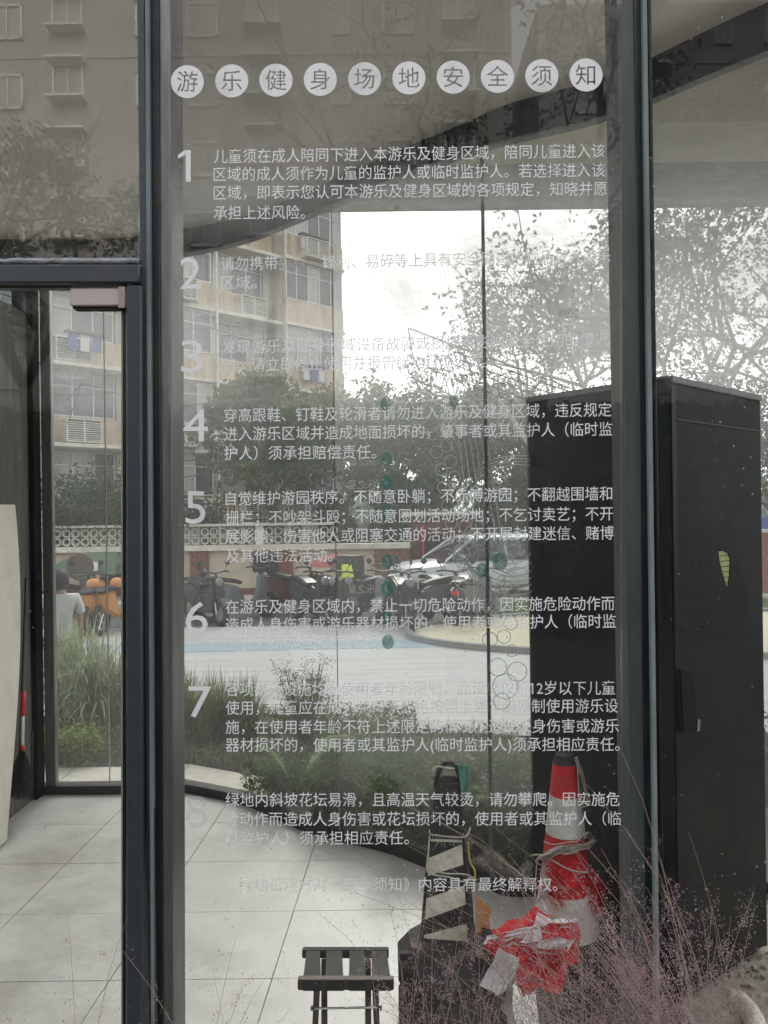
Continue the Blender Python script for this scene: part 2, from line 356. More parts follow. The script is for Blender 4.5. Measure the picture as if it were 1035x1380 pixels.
def blades(bases, height, spread, width=.008, seg=5, lean=None, droop=.6):
    """arching grass blades as tapered ribbons"""
    V = []; F = []
    for (x, y, z) in bases:
        h = height * random.uniform(.55, 1.15); a = random.uniform(0, 2 * PI); s = spread * random.uniform(.15, 1.1)
        dx, dy = math.cos(a) * s, math.sin(a) * s
        if lean: dx += lean[0]; dy += lean[1]
        w = width * random.uniform(.6, 1.3); px, py = -math.sin(a) * w, math.cos(a) * w; i = len(V)
        for k in range(seg + 1):
            t = k / seg; zz = h * (t - droop * t ** 3 * min(1, math.hypot(dx, dy) / max(h, .01)))
            q = t ** 1.7; ww = (1 - t) ** .6
            V.append((x + dx * q - px * ww, y + dy * q - py * ww, z + zz)); V.append((x + dx * q + px * ww, y + dy * q + py * ww, z + zz))
            if k: j = i + 2 * k; F.append((j - 2, j - 1, j + 1, j))
    return np.array(V), np.array(F)

def copy_tree(o, parent=None):
    c = o.copy(); COL.objects.link(c); c.parent = parent
    for ch in list(o.children): copy_tree(ch, c)
    return c

# ------------------------------------------------------------------ ground and outdoor setting (all level with the pavilion floor, z = 0)
YG = 2.1                                                        # plane of the front glazing
FLOOR_R = 1.25
def sheet(name, pts, z, m):
    mb = MB(); mb.quad(*[(p[0], p[1], z) for p in pts]); return tag(mb.build(name, m), kind='structure')
sheet('ground', [(-300, 2.3), (300, 2.3), (300, 400), (-300, 400)], -.06, M_soil)
gb = MB(); gb.box((0, -148, .22), (600, 300 - .02, .56)); tag(gb.build('front_ground', M_soil), kind='structure')
def disc_sheet(name, c, rx, ry, z, m, n=64, rot=0):
    return sheet(name, [(c[0] + rx * math.cos(2 * PI * k / n), c[1] + ry * math.sin(2 * PI * k / n)) for k in range(n)], z, m)
sheet('plaza_paving', [(-30, 8.0), (-4.4, 8.1), (-1.5, 8.25), (0, 7.6), (1.2, 7.2), (30, 7.2), (30, 14.4), (-30, 14.4)], -.004, M_paver)
# blue running track crossing the plaza
tk = MB(); N = 28
for k in range(N):
    a = k / N; b = (k + 1) / N
    def c(t): return (-14 + 20 * t, 11.2 + 1.9 * t ** 1.3 + .25 * math.sin(t * 5))
    (x0, y0), (x1, y1) = c(a), c(b)
    tk.quad((x0, y0 - .38, 0), (x1, y1 - .38, 0), (x1, y1 + .38, 0), (x0, y0 + .38, 0))
tag(tk.build('running_track', M_blue), kind='structure')
sheet('road', [(-60, 14.4), (60, 14.4), (60, 17.6), (-60, 17.6)], -.05, M_road)
kb = MB(); kb.box((0, 17.7, -.0), (80, .18, .16)); tag(kb.build('road_kerb', M_kerb), kind='structure')
sheet('pavement', [(-60, 17.79), (60, 17.79), (60, 30), (-60, 30)], .06, M_walk)
# dry sand play area with its grey kerb
SC_, SRX, SRY = (5.6, 13.1), 5.15, 2.35
disc_sheet('sand_area', SC_, SRX, SRY, .03, M_sand)
kb = MB(); n = 90
for k in range(n):
    a0, a1 = 2 * PI * k / n, 2 * PI * (k + 1) / n
    def e(a, g): return Vector((SC_[0] + (SRX + g) * math.cos(a), SC_[1] + (SRY + g) * math.sin(a), 0))
    kb.prism([e(a0, 0), e(a1, 0), e(a1, .12), e(a0, .12)], (0, 0, .09))
tag(kb.build('sand_kerb', mat('grey_kerb', (.22, .22, .21), .8, 0, .2, 10, .2)), kind='structure')
sheet('lawn', [(1.6, 15.9), (60, 15.9), (60, 17.5), (1.8, 17.3)], -.002, M_lawn)
pts = np.stack([rng.uniform(1.7, 14, 9000), rng.uniform(15.9, 17.4, 9000), np.zeros(9000)], 1)
V, F = blades(pts, .1, .06, .01, 2); tag(arrmesh('lawn_grass', V, F, leafm('lawn_blade', (.1, .17, .04), (.24, .32, .1), .3, 3)), 'mown green grass of the lawn beyond the sand area', 'grass', kind='stuff')

# pavilion floor: base slab and single tiles
TW, TD = .735, .59
fl = MB()
wall_line = [G(-60, 1072), G(65, 1070), G(165, 1069), G(232, 1065), G(332, 1085), G(415, 1121), G(518, 1147), G(577, 1169), G(640, 1188), G(700, 1207)]
tail = [Vector((1.35, 4.32, 0)), Vector((2.1, 4.2, 0)), Vector((3.4, 4.05, 0))]
BW = wall_line + tail
def wy(x):
    for a, b in zip(BW[:-1], BW[1:]):
        if a.x <= x <= b.x: return a.y + (b.y - a.y) * (x - a.x) / (b.x - a.x)
    return BW[0].y if x < BW[0].x else BW[-1].y
fl.prism([(-3.4, YG, -.10)] + [(p.x, p.y, -.10) for p in BW if p.x > -3.3 and p.x < FLOOR_R] + [(FLOOR_R, wy(FLOOR_R), -.10), (FLOOR_R, YG, -.10)], (0, 0, .094))
floor = tag(fl.build('pavilion_floor', M_grout), kind='structure')
ANG = math.radians(2.7)
x_off = G(352, 1380).x; y0 = G(260, 1320).y
ca, sa = math.cos(ANG), math.sin(ANG)
bm_tiles = []
for i in range(-7, 5):
    for j in range(-3, 9):
        cxx = (i + .5) * TW; cyy = (j + .5) * TD
        # tile corners, clipped by the curved wall
        cs = []
        for dx, dy in ((-1, -1), (1, -1), (1, 1), (-1, 1)):
            lx, ly = cxx + dx * (TW / 2 - .0022), cyy + dy * (TD / 2 - .0022)
            wx = x_off + lx + (ly) * math.tan(ANG) ; wyy = y0 + ly
            cs.append([wx, wyy])
        if max(c[1] for c in cs) < YG + .05 or min(c[0] for c in cs) > FLOOR_R - .02 or max(c[0] for c in cs) < -3.2: continue
        lim = min(wy(c[0]) for c in cs)
        if min(c[1] for c in cs) > max(wy(c[0]) for c in cs) - .02: continue
        poly = []
        for q in range(4):
            a, b = cs[q], cs[(q + 1) % 4]
            for s_ in range(5):
                t = s_ / 5; poly.append((a[0] + (b[0] - a[0]) * t, a[1] + (b[1] - a[1]) * t))
        poly = [(min(x, FLOOR_R), max(YG + .03, min(y, wy(x) - .01))) for x, y in poly]
        pp = [poly[0]]
        for p_ in poly[1:]:
            if abs(p_[0] - pp[-1][0]) + abs(p_[1] - pp[-1][1]) > 1e-4: pp.append(p_)
        if len(pp) < 3: continue
        dz = random.uniform(-.0006, .0006)
        MB().prism([(x, y, -.006) for x, y in pp], (0, 0, .006 + dz)).build('tile', M_tile, floor)
# earth and rubble strip right of the tiles
sheet('soil_patch', [(FLOOR_R + .01, 2.15), (4, 2.15), (4, 4.0), (FLOOR_R + .01, 4.2)], -.012, M_drysoil)
pts = np.stack([rng.uniform(1.4, 2.6, 500), rng.uniform(2.4, 3.9, 500), rng.uniform(-.01, .0, 500)], 1)
V, F = leaves(pts, .016, .7); tag(arrmesh('rubble', V, F, mat('leaf_litter', (.08, .06, .04), .9, col2=(.35, .3, .22))), 'leaf litter and crumbs on the dry soil by the white pipe', 'litter', kind='stuff')

# ------------------------------------------------------------------ pavilion
PV = empty('pavilion', (0, 0, 0), 'glass walled pavilion with dark frames, white lettering on its front pane and a curved back', 'pavilion')
def gz(py, px=517): return P(px, py, YG).z
TOPZ = 4.6
# back wall: bottom and top of the dark beam, read along the curve
bt = {}
beam = []
px_low = [(-60, 347, 322), (65, 347, 322), (165, 346, 321), (232, 345, 312), (332, 325, 293), (415, 293, 262), (518, 250, 216), (577, 226, 190), (640, 205, 165), (700, 186, 139)]
for b, (px, lo, hi) in zip(wall_line, px_low):
    beam.append((b.x, b.y, P(px, lo, b.y).z, P(px, hi, b.y).z))
for t_, lo, hi in ((tail[0], 149, 96), (tail[1], 70, 5), (tail[2], -60, -140)):
    px = CX + t_.x / t_.y * FPX; beam.append((t_.x, t_.y, P(px, lo, t_.y).z, P(px, hi, t_.y).z))
def smooth_curve(pts, n=8):
    out = []; m = len(pts)
    for i in range(m - 1):
        p0, p1, p2, p3 = [np.array(pts[max(0, min(m - 1, i + k))]) for k in (-1, 0, 1, 2)]
        for k in range(n):
            t = k / n; out.append(tuple(.5 * ((2 * p1) + (-p0 + p2) * t + (2 * p0 - 5 * p1 + 4 * p2 - p3) * t * t + (-p0 + 3 * p1 - 3 * p2 + p3) * t ** 3)))
    out.append(tuple(pts[-1])); return out
bc = smooth_curve(beam, 6)
mb = MB(); T = .09
for a, b in zip(bc[:-1], bc[1:]):
    mb.quad((a[0], a[1], a[2]), (b[0], b[1], b[2]), (b[0], b[1], b[3]), (a[0], a[1], a[3]))
    mb.quad((a[0], a[1] + T, a[2]), (b[0], b[1] + T, b[2]), (b[0], b[1] + T, b[3]), (a[0], a[1] + T, a[3]))
    mb.quad((a[0], a[1], a[2]), (b[0], b[1], b[2]), (b[0], b[1] + T, b[2]), (a[0], a[1] + T, a[2]))
mb.build('top_beam', M_beam, PV)
mb = MB()                                                        # ceiling from the front glazing to the curved beam
for a, b in zip(bc[:-1], bc[1:]):
    za, zb = a[3] - .002, b[3] - .002
    mb.quad((a[0], a[1], za), (b[0], b[1], zb), (b[0] * .9, YG + .02, zb + .02), (a[0] * .9, YG + .02, za + .02))
    mb.quad((a[0], a[1], za + .25), (b[0], b[1], zb + .25), (b[0] * .9, YG + .02, zb + .27), (a[0] * .9, YG + .02, za + .27))
mb.build('ceiling', M_ceil, PV)
# outdoor soffit behind the beam with its drip channel and pale edge trim
YCH = 5.58                                                      # the drip channel begins here
def eave(ya_, yb_):
    mb = MB()
    for a, b in zip(bc[:-1], bc[1:]):
        def yz(c, yy):
            y = max(c[1] + T, yy); z0 = c[3] - .01; t = min(1, (y - c[1] - T) / max(.05, 5.0 - c[1] - T)) if c[1] + T < 5 else 1
            return (c[0], y, z0 + (EZ - z0) * t if c[1] + T < 5 else EZ)
        if max(a[1], b[1]) + T > yb_ - .03: continue
        ys = [ya_] + [q for q in (4.6, 4.8, 5.0) if ya_ < q < yb_] + [yb_]
        for p_, q_ in zip(ys[:-1], ys[1:]):
            if min(a[1], b[1]) + T < q_: mb.quad(yz(a, p_), yz(b, p_), yz(b, q_), yz(a, q_))
    return mb
EY, EZ = 6.3, 4.60
mb = eave(0, YCH); mb.build('soffit', M_soffit, PV)
def strip_box(y0, y1, z0, z1, name, m, x0=-4, x1=8):
    MB().box(((x0 + x1) / 2, (y0 + y1) / 2, (z0 + z1) / 2), (x1 - x0, y1 - y0, z1 - z0)).build(name, m, PV)
mb = eave(YCH, 6.18); mb.build('soffit_channel', M_soffdark, PV)
strip_box(6.16, 6.34, 4.585, 4.72, 'eave_trim', M_lip)
strip_box(-.6 + YG - 20, 6.3, 5.25, 5.4, 'roof_slab', M_ceil) if False else None
mb = MB().box((1.5, 4.25, 5.35), (11, 4.3, .12)); mb.build('roof_slab', M_soffdark, PV)
MB().box((1.5, 6.40, 4.95), (11, .06, .7)).build('roof_fascia', M_soffdark, PV)

# base rail of the back wall and its panes
mb = MB()
bs = smooth_curve([(p.x, p.y) for p in BW], 6)
for a, b in zip(bs[:-1], bs[1:]):
    mb.prism([(a[0], a[1] - .02, 0), (b[0], b[1] - .02, 0), (b[0], b[1] + .07, 0), (a[0], a[1] + .07, 0)], (0, 0, .062))
mb.build('base_rail', M_dark, PV)
def curve_at(x):
    for a, b in zip(bc[:-1], bc[1:]):
        if a[0] <= x <= b[0]:
            t = (x - a[0]) / (b[0] - a[0]); return tuple(a[i] + (b[i] - a[i]) * t for i in range(4))
    return bc[-1]
def base_at(x):
    for a, b in zip(bs[:-1], bs[1:]):
        if a[0] <= x <= b[0]:
            t = (x - a[0]) / (b[0] - a[0]); return a[1] + (b[1] - a[1]) * t
    return bs[-1][1]
def X_at_wall(px):                                              # where the line of sight of this column meets the curved back wall
    x = 0
    for _ in range(60):
        y = base_at(x); x = x * .6 + .4 * (px - CX) / FPX * y
    return x
joints = [X_at_wall(64), X_at_wall(143), X_at_wall(232), X_at_wall(452), X_at_wall(656), 2.15, 3.3]
back_panes = []
for k, (xa, xb) in enumerate(zip(joints[:-1], joints[1:])):
    mb = MB(); n = 8
    for q in range(n):
        x0 = xa + .006 + (xb - xa - .012) * q / n; x1 = xa + .006 + (xb - xa - .012) * (q + 1) / n
        y0_, y1_ = base_at(x0), base_at(x1); z0_, z1_ = curve_at(x0)[2], curve_at(x1)[2]
        mb.quad((x0, y0_, .05), (x1, y1_, .05), (x1, y1_, z1_ + .02), (x0, y0_, z0_ + .02))
        mb.quad((x0, y0_ + .01, .05), (x1, y1_ + .01, .05), (x1, y1_ + .01, z1_ + .02), (x0, y0_ + .01, z0_ + .02))
    back_panes.append(mb.build('back_pane', M_glassback_left if k < 3 else M_glassback, PV))
for k, x in enumerate(joints):
    y = base_at(x); z = curve_at(x)[2]
    if k == 0: MB().box((x, y + .02, z / 2), (.075, .06, z)).build('mullion', M_alu, PV, .004)
    elif k == 1 or k == 3: MB().box((x, y + .005, z / 2), (.006, .014, z)).build('glass_joint', mat('pale_silicone', (.4, .4, .36), .6), PV)
    elif k == 2: pass
    else: MB().box((x, y + .005, z / 2), (.017, .016, z)).build('glass_joint', mat('grey_silicone', (.13, .14, .15), .6), PV)
# polished glass edge seen at the right end of the door view
# side wall on the left, with dark end post
swx = -2.62
MB().box((swx - .06, (YG + 5.75) / 2 + .06, 1.5), (.10, 5.6 - YG, 3.6 + .6)).build('side_wall', M_sidewall, PV)
x64 = joints[0]
MB().box((x64 - .12, base_at(x64) - .06, 1.96), (.15, .12, 3.92)).build('corner_post', M_blackpanel, PV, .004)
for yy in (3.2, 4.1, 5.0):
    MB().box((swx - .004, yy, 1.79), (.012, .012, 3.58)).build('panel_seam', M_dark, PV)

# --- front glazing -------------------------------------------------------
def vbox(name, pxa, pxb, pya, pyb, ya, yb, m, bevel=.002, lean=0.0, parent=PV):
    """upright piece of the front wall between two columns of the view, at plane ya, running back to yb"""
    a = P(pxa, pya, ya); b = P(pxb, pya, ya); c = P(pxb + lean, pyb, ya); d = P(pxa + lean, pyb, ya)
    o = MB().prism([d, c, b, a], (0, yb - ya, 0)).build(name, m, parent, bevel, seg=1); return o
# left mullion group
vbox('mullion', 184, 194, -40, 1500, YG - .01, YG + .03, M_frame, lean=18)
vbox('glass_edge', 195, 200, -40, 1500, YG - .014, YG + .012, M_edge, .001, lean=9)
vbox('mullion', 201, 214, -40, 1500, YG + .004, YG + .10, M_dark, lean=6)
vbox('mullion', 214.5, 230, -40, 1500, YG + .012, YG + .14, M_alu, lean=4)
# right mullion group
vbox('mullion', 831, 853, -40, 1500, YG + .012, YG + .13, M_greyfin, lean=26)
vbox('mullion', 853.5, 868, -40, 1500, YG + .010, YG + .12, M_dark, lean=20)
vbox('glass_edge', 866, 871.5, -40, 1500, YG - .012, YG + .008, M_edge, .001, lean=20)
vbox('mullion', 873, 877, -40, 1500, YG + .004, YG + .05, M_dark, .001, lean=22)
# door head and transom
vbox('door_head', -70, 188, 356, 381, YG - .03, YG + .05, M_frame, .004)
sil = MB(); prs = []
for k in range(60):
    px = -60 + 248 * k / 59; prs.append(P(px, 352.5 + 1.2 * noise.noise(Vector((px * .06, 0, 0))), YG - .012))
sil.tube(prs, [.009 * (1 + .5 * noise.noise(Vector((k_ * .35, 3, 0)))) for k_ in range(len(prs))], 6); sil.build('silicone_bead', mat('grey_sealant', (.27, .29, .31), .6, 0, .3, 30, .4), PV, smooth=True)
vbox('door_jamb', 169.5, 191, 384, 1500, YG - .03, YG + .05, M_frame, .004, lean=0)
vbox('door_gasket', 165, 169, 384, 1500, YG - .0, YG + .02, M_dark, .001)
def pane(name, pxa, pxb, pya, pyb, m, y=YG, th=.01, parent=PV, lean=0):
    a = P(pxa, pyb, y); b = P(pxb, pyb, y); c = P(pxb, pya, y); d = P(pxa, pya, y)
    z0, z1 = (a.z + b.z) / 2, (c.z + d.z) / 2
    mb = MB().prism([a, b, c, d], (0, th, 0)); return mb.build(name, m, parent)
pane('transom_pane', -400, 186, -60, 358, M_glasstop)
FW = pane('front_pane', 226, 838, -60, 1560, M_glassfront)
pane('side_pane', 873, 1500, -60, 1560, M_glassside)
# glass door with its top fitting
GD = pane('door_pane', -400, 166, 388, 1560, M_glassdoor, YG + .004, .012)
GD.name = 'glass_door'
vbox('door_edge', 163, 168.5, 415, 1560, YG + .002, YG + .018, mat('polished_edge', (.48, .5, .42), .3, 0, .12, 8, trans=.3), .001, parent=GD)
vbox('door_top_edge', -400, 94, 385.5, 388.2, YG + .003, YG + .018, M_edge, .001, parent=GD)
vbox('patch_fitting', 94, 167, 388.5, 412, YG - .022, YG + .03, M_copper, .003, parent=GD)
vbox('fitting_gasket', 98, 168, 412.5, 416, YG - .012, YG + .02, M_rubber, .001, parent=GD)
vbox('pivot_block', 159, 168.5, 386, 415, YG - .026, YG - .0225, mat('fitting_end', (.4, .33, .31), .4, .6, .1, 20), .001, parent=GD)

# --- white lettering on the front pane -----------------------------------
def text_mesh(body):
    c = bpy.data.curves.new('lettering', 'FONT'); c.body = body; c.resolution_u = 3
    o = bpy.data.objects.new('lettering', c); COL.objects.link(o)
    dg = bpy.context.evaluated_depsgraph_get(); me = bpy.data.meshes.new_from_object(o.evaluated_get(dg))
    V = np.array([v.co[:] for v in me.vertices]); F = [tuple(p.vertices) for p in me.polygons]
    bpy.data.objects.remove(o); bpy.data.meshes.remove(me)
    if '1' in body:                                            # the figure one gets its flag
        b = sum(1.0 if ord(ch) > 255 else .6 for ch in body[:body.index('1')]) + .2; i = len(V)
        V = np.concatenate([V, np.array([(b - .01, .69, 0), (b + .02, .60, 0), (b - .15, .50, 0), (b - .15, .585, 0)])]); F.append((i, i + 3, i + 2, i + 1))
    return V, F
def lay(V, F, name, m, fn, parent):
    mb = MB(); mb.v = [tuple(fn(a, b)) for a, b in V[:, :2]]; mb.f = F
    me = bpy.data.meshes.new(name); me.from_pydata(mb.v, [], mb.f); me.materials.append(m)
    o = bpy.data.objects.new(name, me); link(o, parent); return o
EM = 20.6
def line(body, x0, x1, yl, yr, m=M_text, em=EM, worn=None):
    """one printed line from pixel column x0 to x1; worn = (first, last) characters that have mostly rubbed off"""
    n = len(body)
    V, F = text_mesh(body); a0, a1 = V[:, 0].min(), V[:, 0].max()
    def fn(a, b):
        t = (a - a0) / (a1 - a0); return P(x0 + t * (x1 - x0), yl + (yr - yl) * t - (b - .37) * em, YG - .0012)
    if not worn: lay(V, F, 'text_line', m, fn, FW); return
    cells = a1 / n if True else 1
    fa, fb = [], []
    for f in F:
        c = sum(V[i, 0] for i in f) / len(f) / cells; (fb if worn[0] <= c < worn[1] else fa).append(f)
    lay(V, fa, 'text_line', m, fn, FW); lay(V, fb, 'text_line', M_textworn, fn, FW)
LINES = [
 ("儿童须在成人陪同下进入本游乐及健身区域，陪同儿童进入该", 288, 815, 211, 203), ("区域的成人须作为儿童的监护人或临时监护人。若选择进入该", 288, 815, 235, 229),
 ("区域，即表示您认可本游乐及健身区域的各项规定，知晓并愿", 288, 818, 260, 254), ("承担上述风险。", 288, 411, 287, 286),
 ("请勿携带尖锐、锋利、易碎等上具有安全隐患的物品进入游乐", 298, 823, 356, 345, (4.2, 6.9)), ("区域。", 298, 346, 381, 380),
 ("发现游乐及健身区域设备故障或损坏等影响安全使用的情况", 299, 821, 468, 457), ("时，请立即停止使用并报告绿地管理人员。", 301, 657, 492, 486),
 ("穿高跟鞋、钉鞋及轮滑者请勿进入游乐及健身区域，违反规定", 302, 824, 560, 552), ("进入游乐区域并造成地面损坏的，肇事者或其监护人（临时监", 302, 825, 585, 578),
 ("护人）须承担赔偿责任。", 302, 507, 611, 609),
 ("自觉维护游园秩序。不随意卧躺；不赤膊游园；不翻越围墙和", 304, 825, 672, 665), ("栅栏；不吵架斗殴；不随意圈划活动场地；不乞讨卖艺；不开", 304, 826, 698, 692),
 ("展影响、伤害他人或阻塞交通的活动；不开展封建迷信、赌博", 304, 827, 723, 718), ("及其他违法活动。", 304, 448, 749, 748),
 ("在游乐及健身区域内，禁止一切危险动作，因实施危险动作而", 304, 828, 818, 813), ("造成人身伤害或游乐器材损坏的，使用者或其监护人（临时监", 304, 830, 842, 837),
 ("户人）须承担相应责任。", 304, 512, 868, 866),
 ("各项游乐设施均有使用者年龄限制，此设施仅限12岁以下儿童", 304, 829, 929, 927, (11.6, 20)), ("使用，儿童应在成人陪同下严格按照上述年龄限制使用游乐设", 304, 833, 954, 951, (8.6, 19.6)),
 ("施，在使用者年龄不符上述限定的情况下造成人身伤害或游乐", 304, 834, 980, 978), ("器材损坏的，使用者或其监护人(临时监护人)须承担相应责任。", 304, 835, 1004, 1003),
 ("绿地内斜坡花坛易滑，且高温天气较烫，请勿攀爬。因实施危", 304, 835, 1078, 1077), ("险动作而造成人身伤害或花坛损坏的，使用者或其监护人（临", 304, 837, 1104, 1103),
 ("时监护人）须承担相应责任。", 304, 551, 1130, 1129), ("绿地管理方对《安全须知》内容具有最终解释权。", 322, 751, 1192, 1192, (0, 5))]
for L_ in LINES: line(*L_[:5], worn=L_[5] if len(L_) > 5 else None)
for s, xa, xb, ya, yb in (('1', 240, 257, 202, 245), ('2', 243, 271, 347, 389), ('3', 244, 273, 458, 502), ('4', 247, 280, 551, 595), ('5', 250, 277, 662, 706), ('6', 250, 280, 811, 854), ('7', 254, 285, 925, 967), ('8', 250, 279, 1072, 1115)):
    V, F = text_mesh(s); a0, a1, b0, b1 = V[:, 0].min(), V[:, 0].max(), V[:, 1].min(), V[:, 1].max()
    lay(V, F, 'number', M_text if s not in '78' else M_textworn if s == '8' else M_text, lambda a, b: P(xa + (a - a0) / (a1 - a0) * (xb - xa), yb - (b - b0) / (b1 - b0) * (yb - ya), YG - .0012), FW)
bpy.ops.object.select_all(action='DESELECT')
for k, ch in enumerate("游乐健身场地安全须知"):
    px = 252.5 + k * 59.7; py = 110 - k * 1.0
    c = bpy.data.curves.new('title_disc', 'FONT'); c.body = ch; c.resolution_u = 4
    o = bpy.data.objects.new('title_disc', c); COL.objects.link(o)
    bpy.context.view_layer.objects.active = o; o.select_set(True); bpy.ops.object.convert(target='CURVE')
    cu = o.data; cu.dimensions = '2D'; cu.fill_mode = 'BOTH'
    sp = cu.splines.new('BEZIER'); sp.bezier_points.add(7)
    R_ = .74 * (1.0 if True else 1)
    for q in range(8):
        t = q * PI / 4; b = sp.bezier_points[q]; kk = 4 / 3 * math.tan(PI / 16) * R_
        b.co = (.5 + R_ * math.cos(t), .37 + R_ * math.sin(t), 0)
        b.handle_left = (b.co[0] + kk * math.sin(t), b.co[1] - kk * math.cos(t), 0); b.handle_right = (b.co[0] - kk * math.sin(t), b.co[1] + kk * math.cos(t), 0)
    sp.use_cyclic_u = True
    dg = bpy.context.evaluated_depsgraph_get(); me = bpy.data.meshes.new_from_object(o.evaluated_get(dg))
    V = np.array([v.co[:] for v in me.vertices]); F = [tuple(p.vertices) for p in me.polygons]
    bpy.data.objects.remove(o); S = 22.3 / R_
    lay(V, F, 'title_disc', M_text, lambda a, b: P(px + (a - .5) * S, py - (b - .37) * S, YG - .0012), FW)

# --- plan of the park printed on the back glass ---------------------------
def on_back(px, py, off=-.0015):
    x = X_at_wall(px); y = base_at(x) + off
    return P(px, py, y)
BP = back_panes[3]; BPR = back_panes[4]
def ribbon(pts, w=1.0):
    """thin printed line: pts in view columns and rows"""
    mb = MB(); n = len(pts)
    L_ = []; R_ = []
    for k, (x, y) in enumerate(pts):
        a = pts[max(0, k - 1)]; b = pts[min(n - 1, k + 1)]; dx, dy = b[0] - a[0], b[1] - a[1]; l = math.hypot(dx, dy) or 1
        nx, ny = -dy / l * w / 2, dx / l * w / 2; L_.append(on_back(x + nx, y + ny)); R_.append(on_back(x - nx, y - ny))
    for k in range(n - 1): mb.quad(L_[k], L_[k + 1], R_[k + 1], R_[k])
    return mb
class Merge(MB):
    def add(s, o):
        i = len(s.v); s.v += o.v; s.f += [tuple(k + i for k in f) for f in o.f]; return s
def circ(cx, cy, rx, ry=None, n=26, a0=0, a1=2 * PI):
    ry = ry or rx; return [(cx + rx * math.cos(a0 + (a1 - a0) * k / n), cy + ry * math.sin(a0 + (a1 - a0) * k / n)) for k in range(n + 1)]
def seg(a, b, n=8): return [(a[0] + (b[0] - a[0]) * k / n, a[1] + (b[1] - a[1]) * k / n) for k in range(n + 1)]
rm = random.Random(11)
LW = 1.35
compass = Merge(); compass.add(ribbon(circ(729, 412.5, 12, 15), 1.0)); compass.add(ribbon([(729, 401), (729, 411)], 1.4)); compass.build('compass', M_mapline, BPR)
sc_ = Merge()
for a, y in ((773, 388), (797, 383), (821, 378)): sc_.add(ribbon([(a, y), (a, y + 15)], 1.3))
sc_.build('scale_bar', M_mapline, BPR)
road_ = Merge()
road_.add(ribbon([(550, 442), (556, 478), (566, 500)], LW)); road_.add(ribbon(seg((550, 442), (780, 527), 14), LW))
for k in range(6):
    a = seg((590 + k * 7, 478 - k * 1.5), (641 + k * 9 , 720 + k * 6), 14); a = [(x + 5 * math.sin(i / 3), y) for i, (x, y) in enumerate(a)]
    road_.add(ribbon(a, LW * .9))
for k in range(5): road_.add(ribbon(seg((612 + k * 3, 474 + k * 10), (765 - k * 6, 527 + k * 9), 12), LW))
for k in range(4): road_.add(ribbon(circ(700, 640 + k * 6, 60, 26 + 2 * k, 20, PI * 1.05, PI * 1.6), LW))
for k in range(7): road_.add(ribbon(circ(690, 735, 18 + 9 * k, 16 + 8.5 * k, 22, PI * .1 + .1 * k, PI * .75 + .03 * k), LW))
for k in range(5): road_.add(ribbon(circ(600 + 4 * k, 800, 40, 60 - 6 * k, 18, -PI * .5, PI * .1), LW))
road_.build('plan_paths', M_mapline, BP)
tr_ = Merge(); cs_ = []
for k in range(7): cs_.append((618 + k * 24, 484 + k * 8.6, 9.5, 9.5))
for k in range(6): cs_.append((583 + k * 5 + rm.uniform(-2, 2), 585 + k * 24, 8, 8)); cs_.append((602 + k * 5, 600 + k * 22, 8, 9))
for k in range(3): cs_.append((569 + k * 9, 503 + k * 5, 11 + 2 * (k == 0), 12))
for k in range(9): cs_.append((rm.uniform(640, 700), rm.uniform(525, 545), 10, 10))
for k in range(44):
    a = rm.uniform(0, 2 * PI); cs_.append((655 + 45 * math.cos(a) * rm.uniform(.5, 1), 765 + 62 * math.sin(a) * rm.uniform(.5, 1), rm.uniform(5, 14), rm.uniform(6, 15)))
for x, y, r in ((660, 862, 10), (679, 858, 9), (690, 877, 8), (671, 899, 12), (697, 905, 13), (681, 925, 17), (676, 945, 11), (688, 840, 9)): cs_.append((x, y, r, r))
for x, y, rx, ry in cs_:
    if x + rx < 770: tr_.add(ribbon(circ(x, y, rx, ry, 20), LW * .85))
tr_.build('plan_tree_rings', M_mapline, BP)
V, F = text_mesh('20m'); a0, a1 = V[:, 0].min(), V[:, 0].max()
lay(V, F, 'scale_text', M_mapline, lambda a, b: on_back(780 - (a - a0) / (a1 - a0) * 26, 429 - b * 17 - (a - a0) * 2), BPR)
for k, (n_, x, y, r) in enumerate((('1', 520, 544, 8), ('2', 611, 543, 8.5), ('3', 521, 618, 8), ('4', 521, 650, 8.5), ('6', 521, 690, 8.5), ('7', 522, 756, 8.5), ('8', 522, 793, 9), ('9', 522, 831, 8), ('10', 523, 865, 9), ('5', 650, 768, 9), ('6', 674, 757, 11))):
    par = BP if x < 654 else BPR
    mb = MB(); mb.quad(*[on_back(px, py, -.0014) for px, py in circ(x, y, r * .92, r * 1.1, 24)[:-1]]); mb.build('number_disc', M_teal, par)
    V, F = text_mesh(n_); a0, a1, b1 = V[:, 0].min(), V[:, 0].max(), V[:, 1].max(); w = 3.6 if n_ == '1' else (9 if len(n_) > 1 else 6.5)
    lay(V, F, 'number', mat('pale_print', (.55, .6, .58), .6), lambda a, b: on_back(x + w / 2 - (a - a0) / (a1 - a0) * w, y + 5 - b / b1 * 10, -.0024), par)
for y in (621, 652, 688, 793):
    V, F = text_mesh('乐之星'); a1 = V[:, 0].max()
    lay(V, F, 'legend_text', M_mapline, lambda a, b: on_back(506 - a / a1 * 37, y + 6 - b * 13.5), BP)

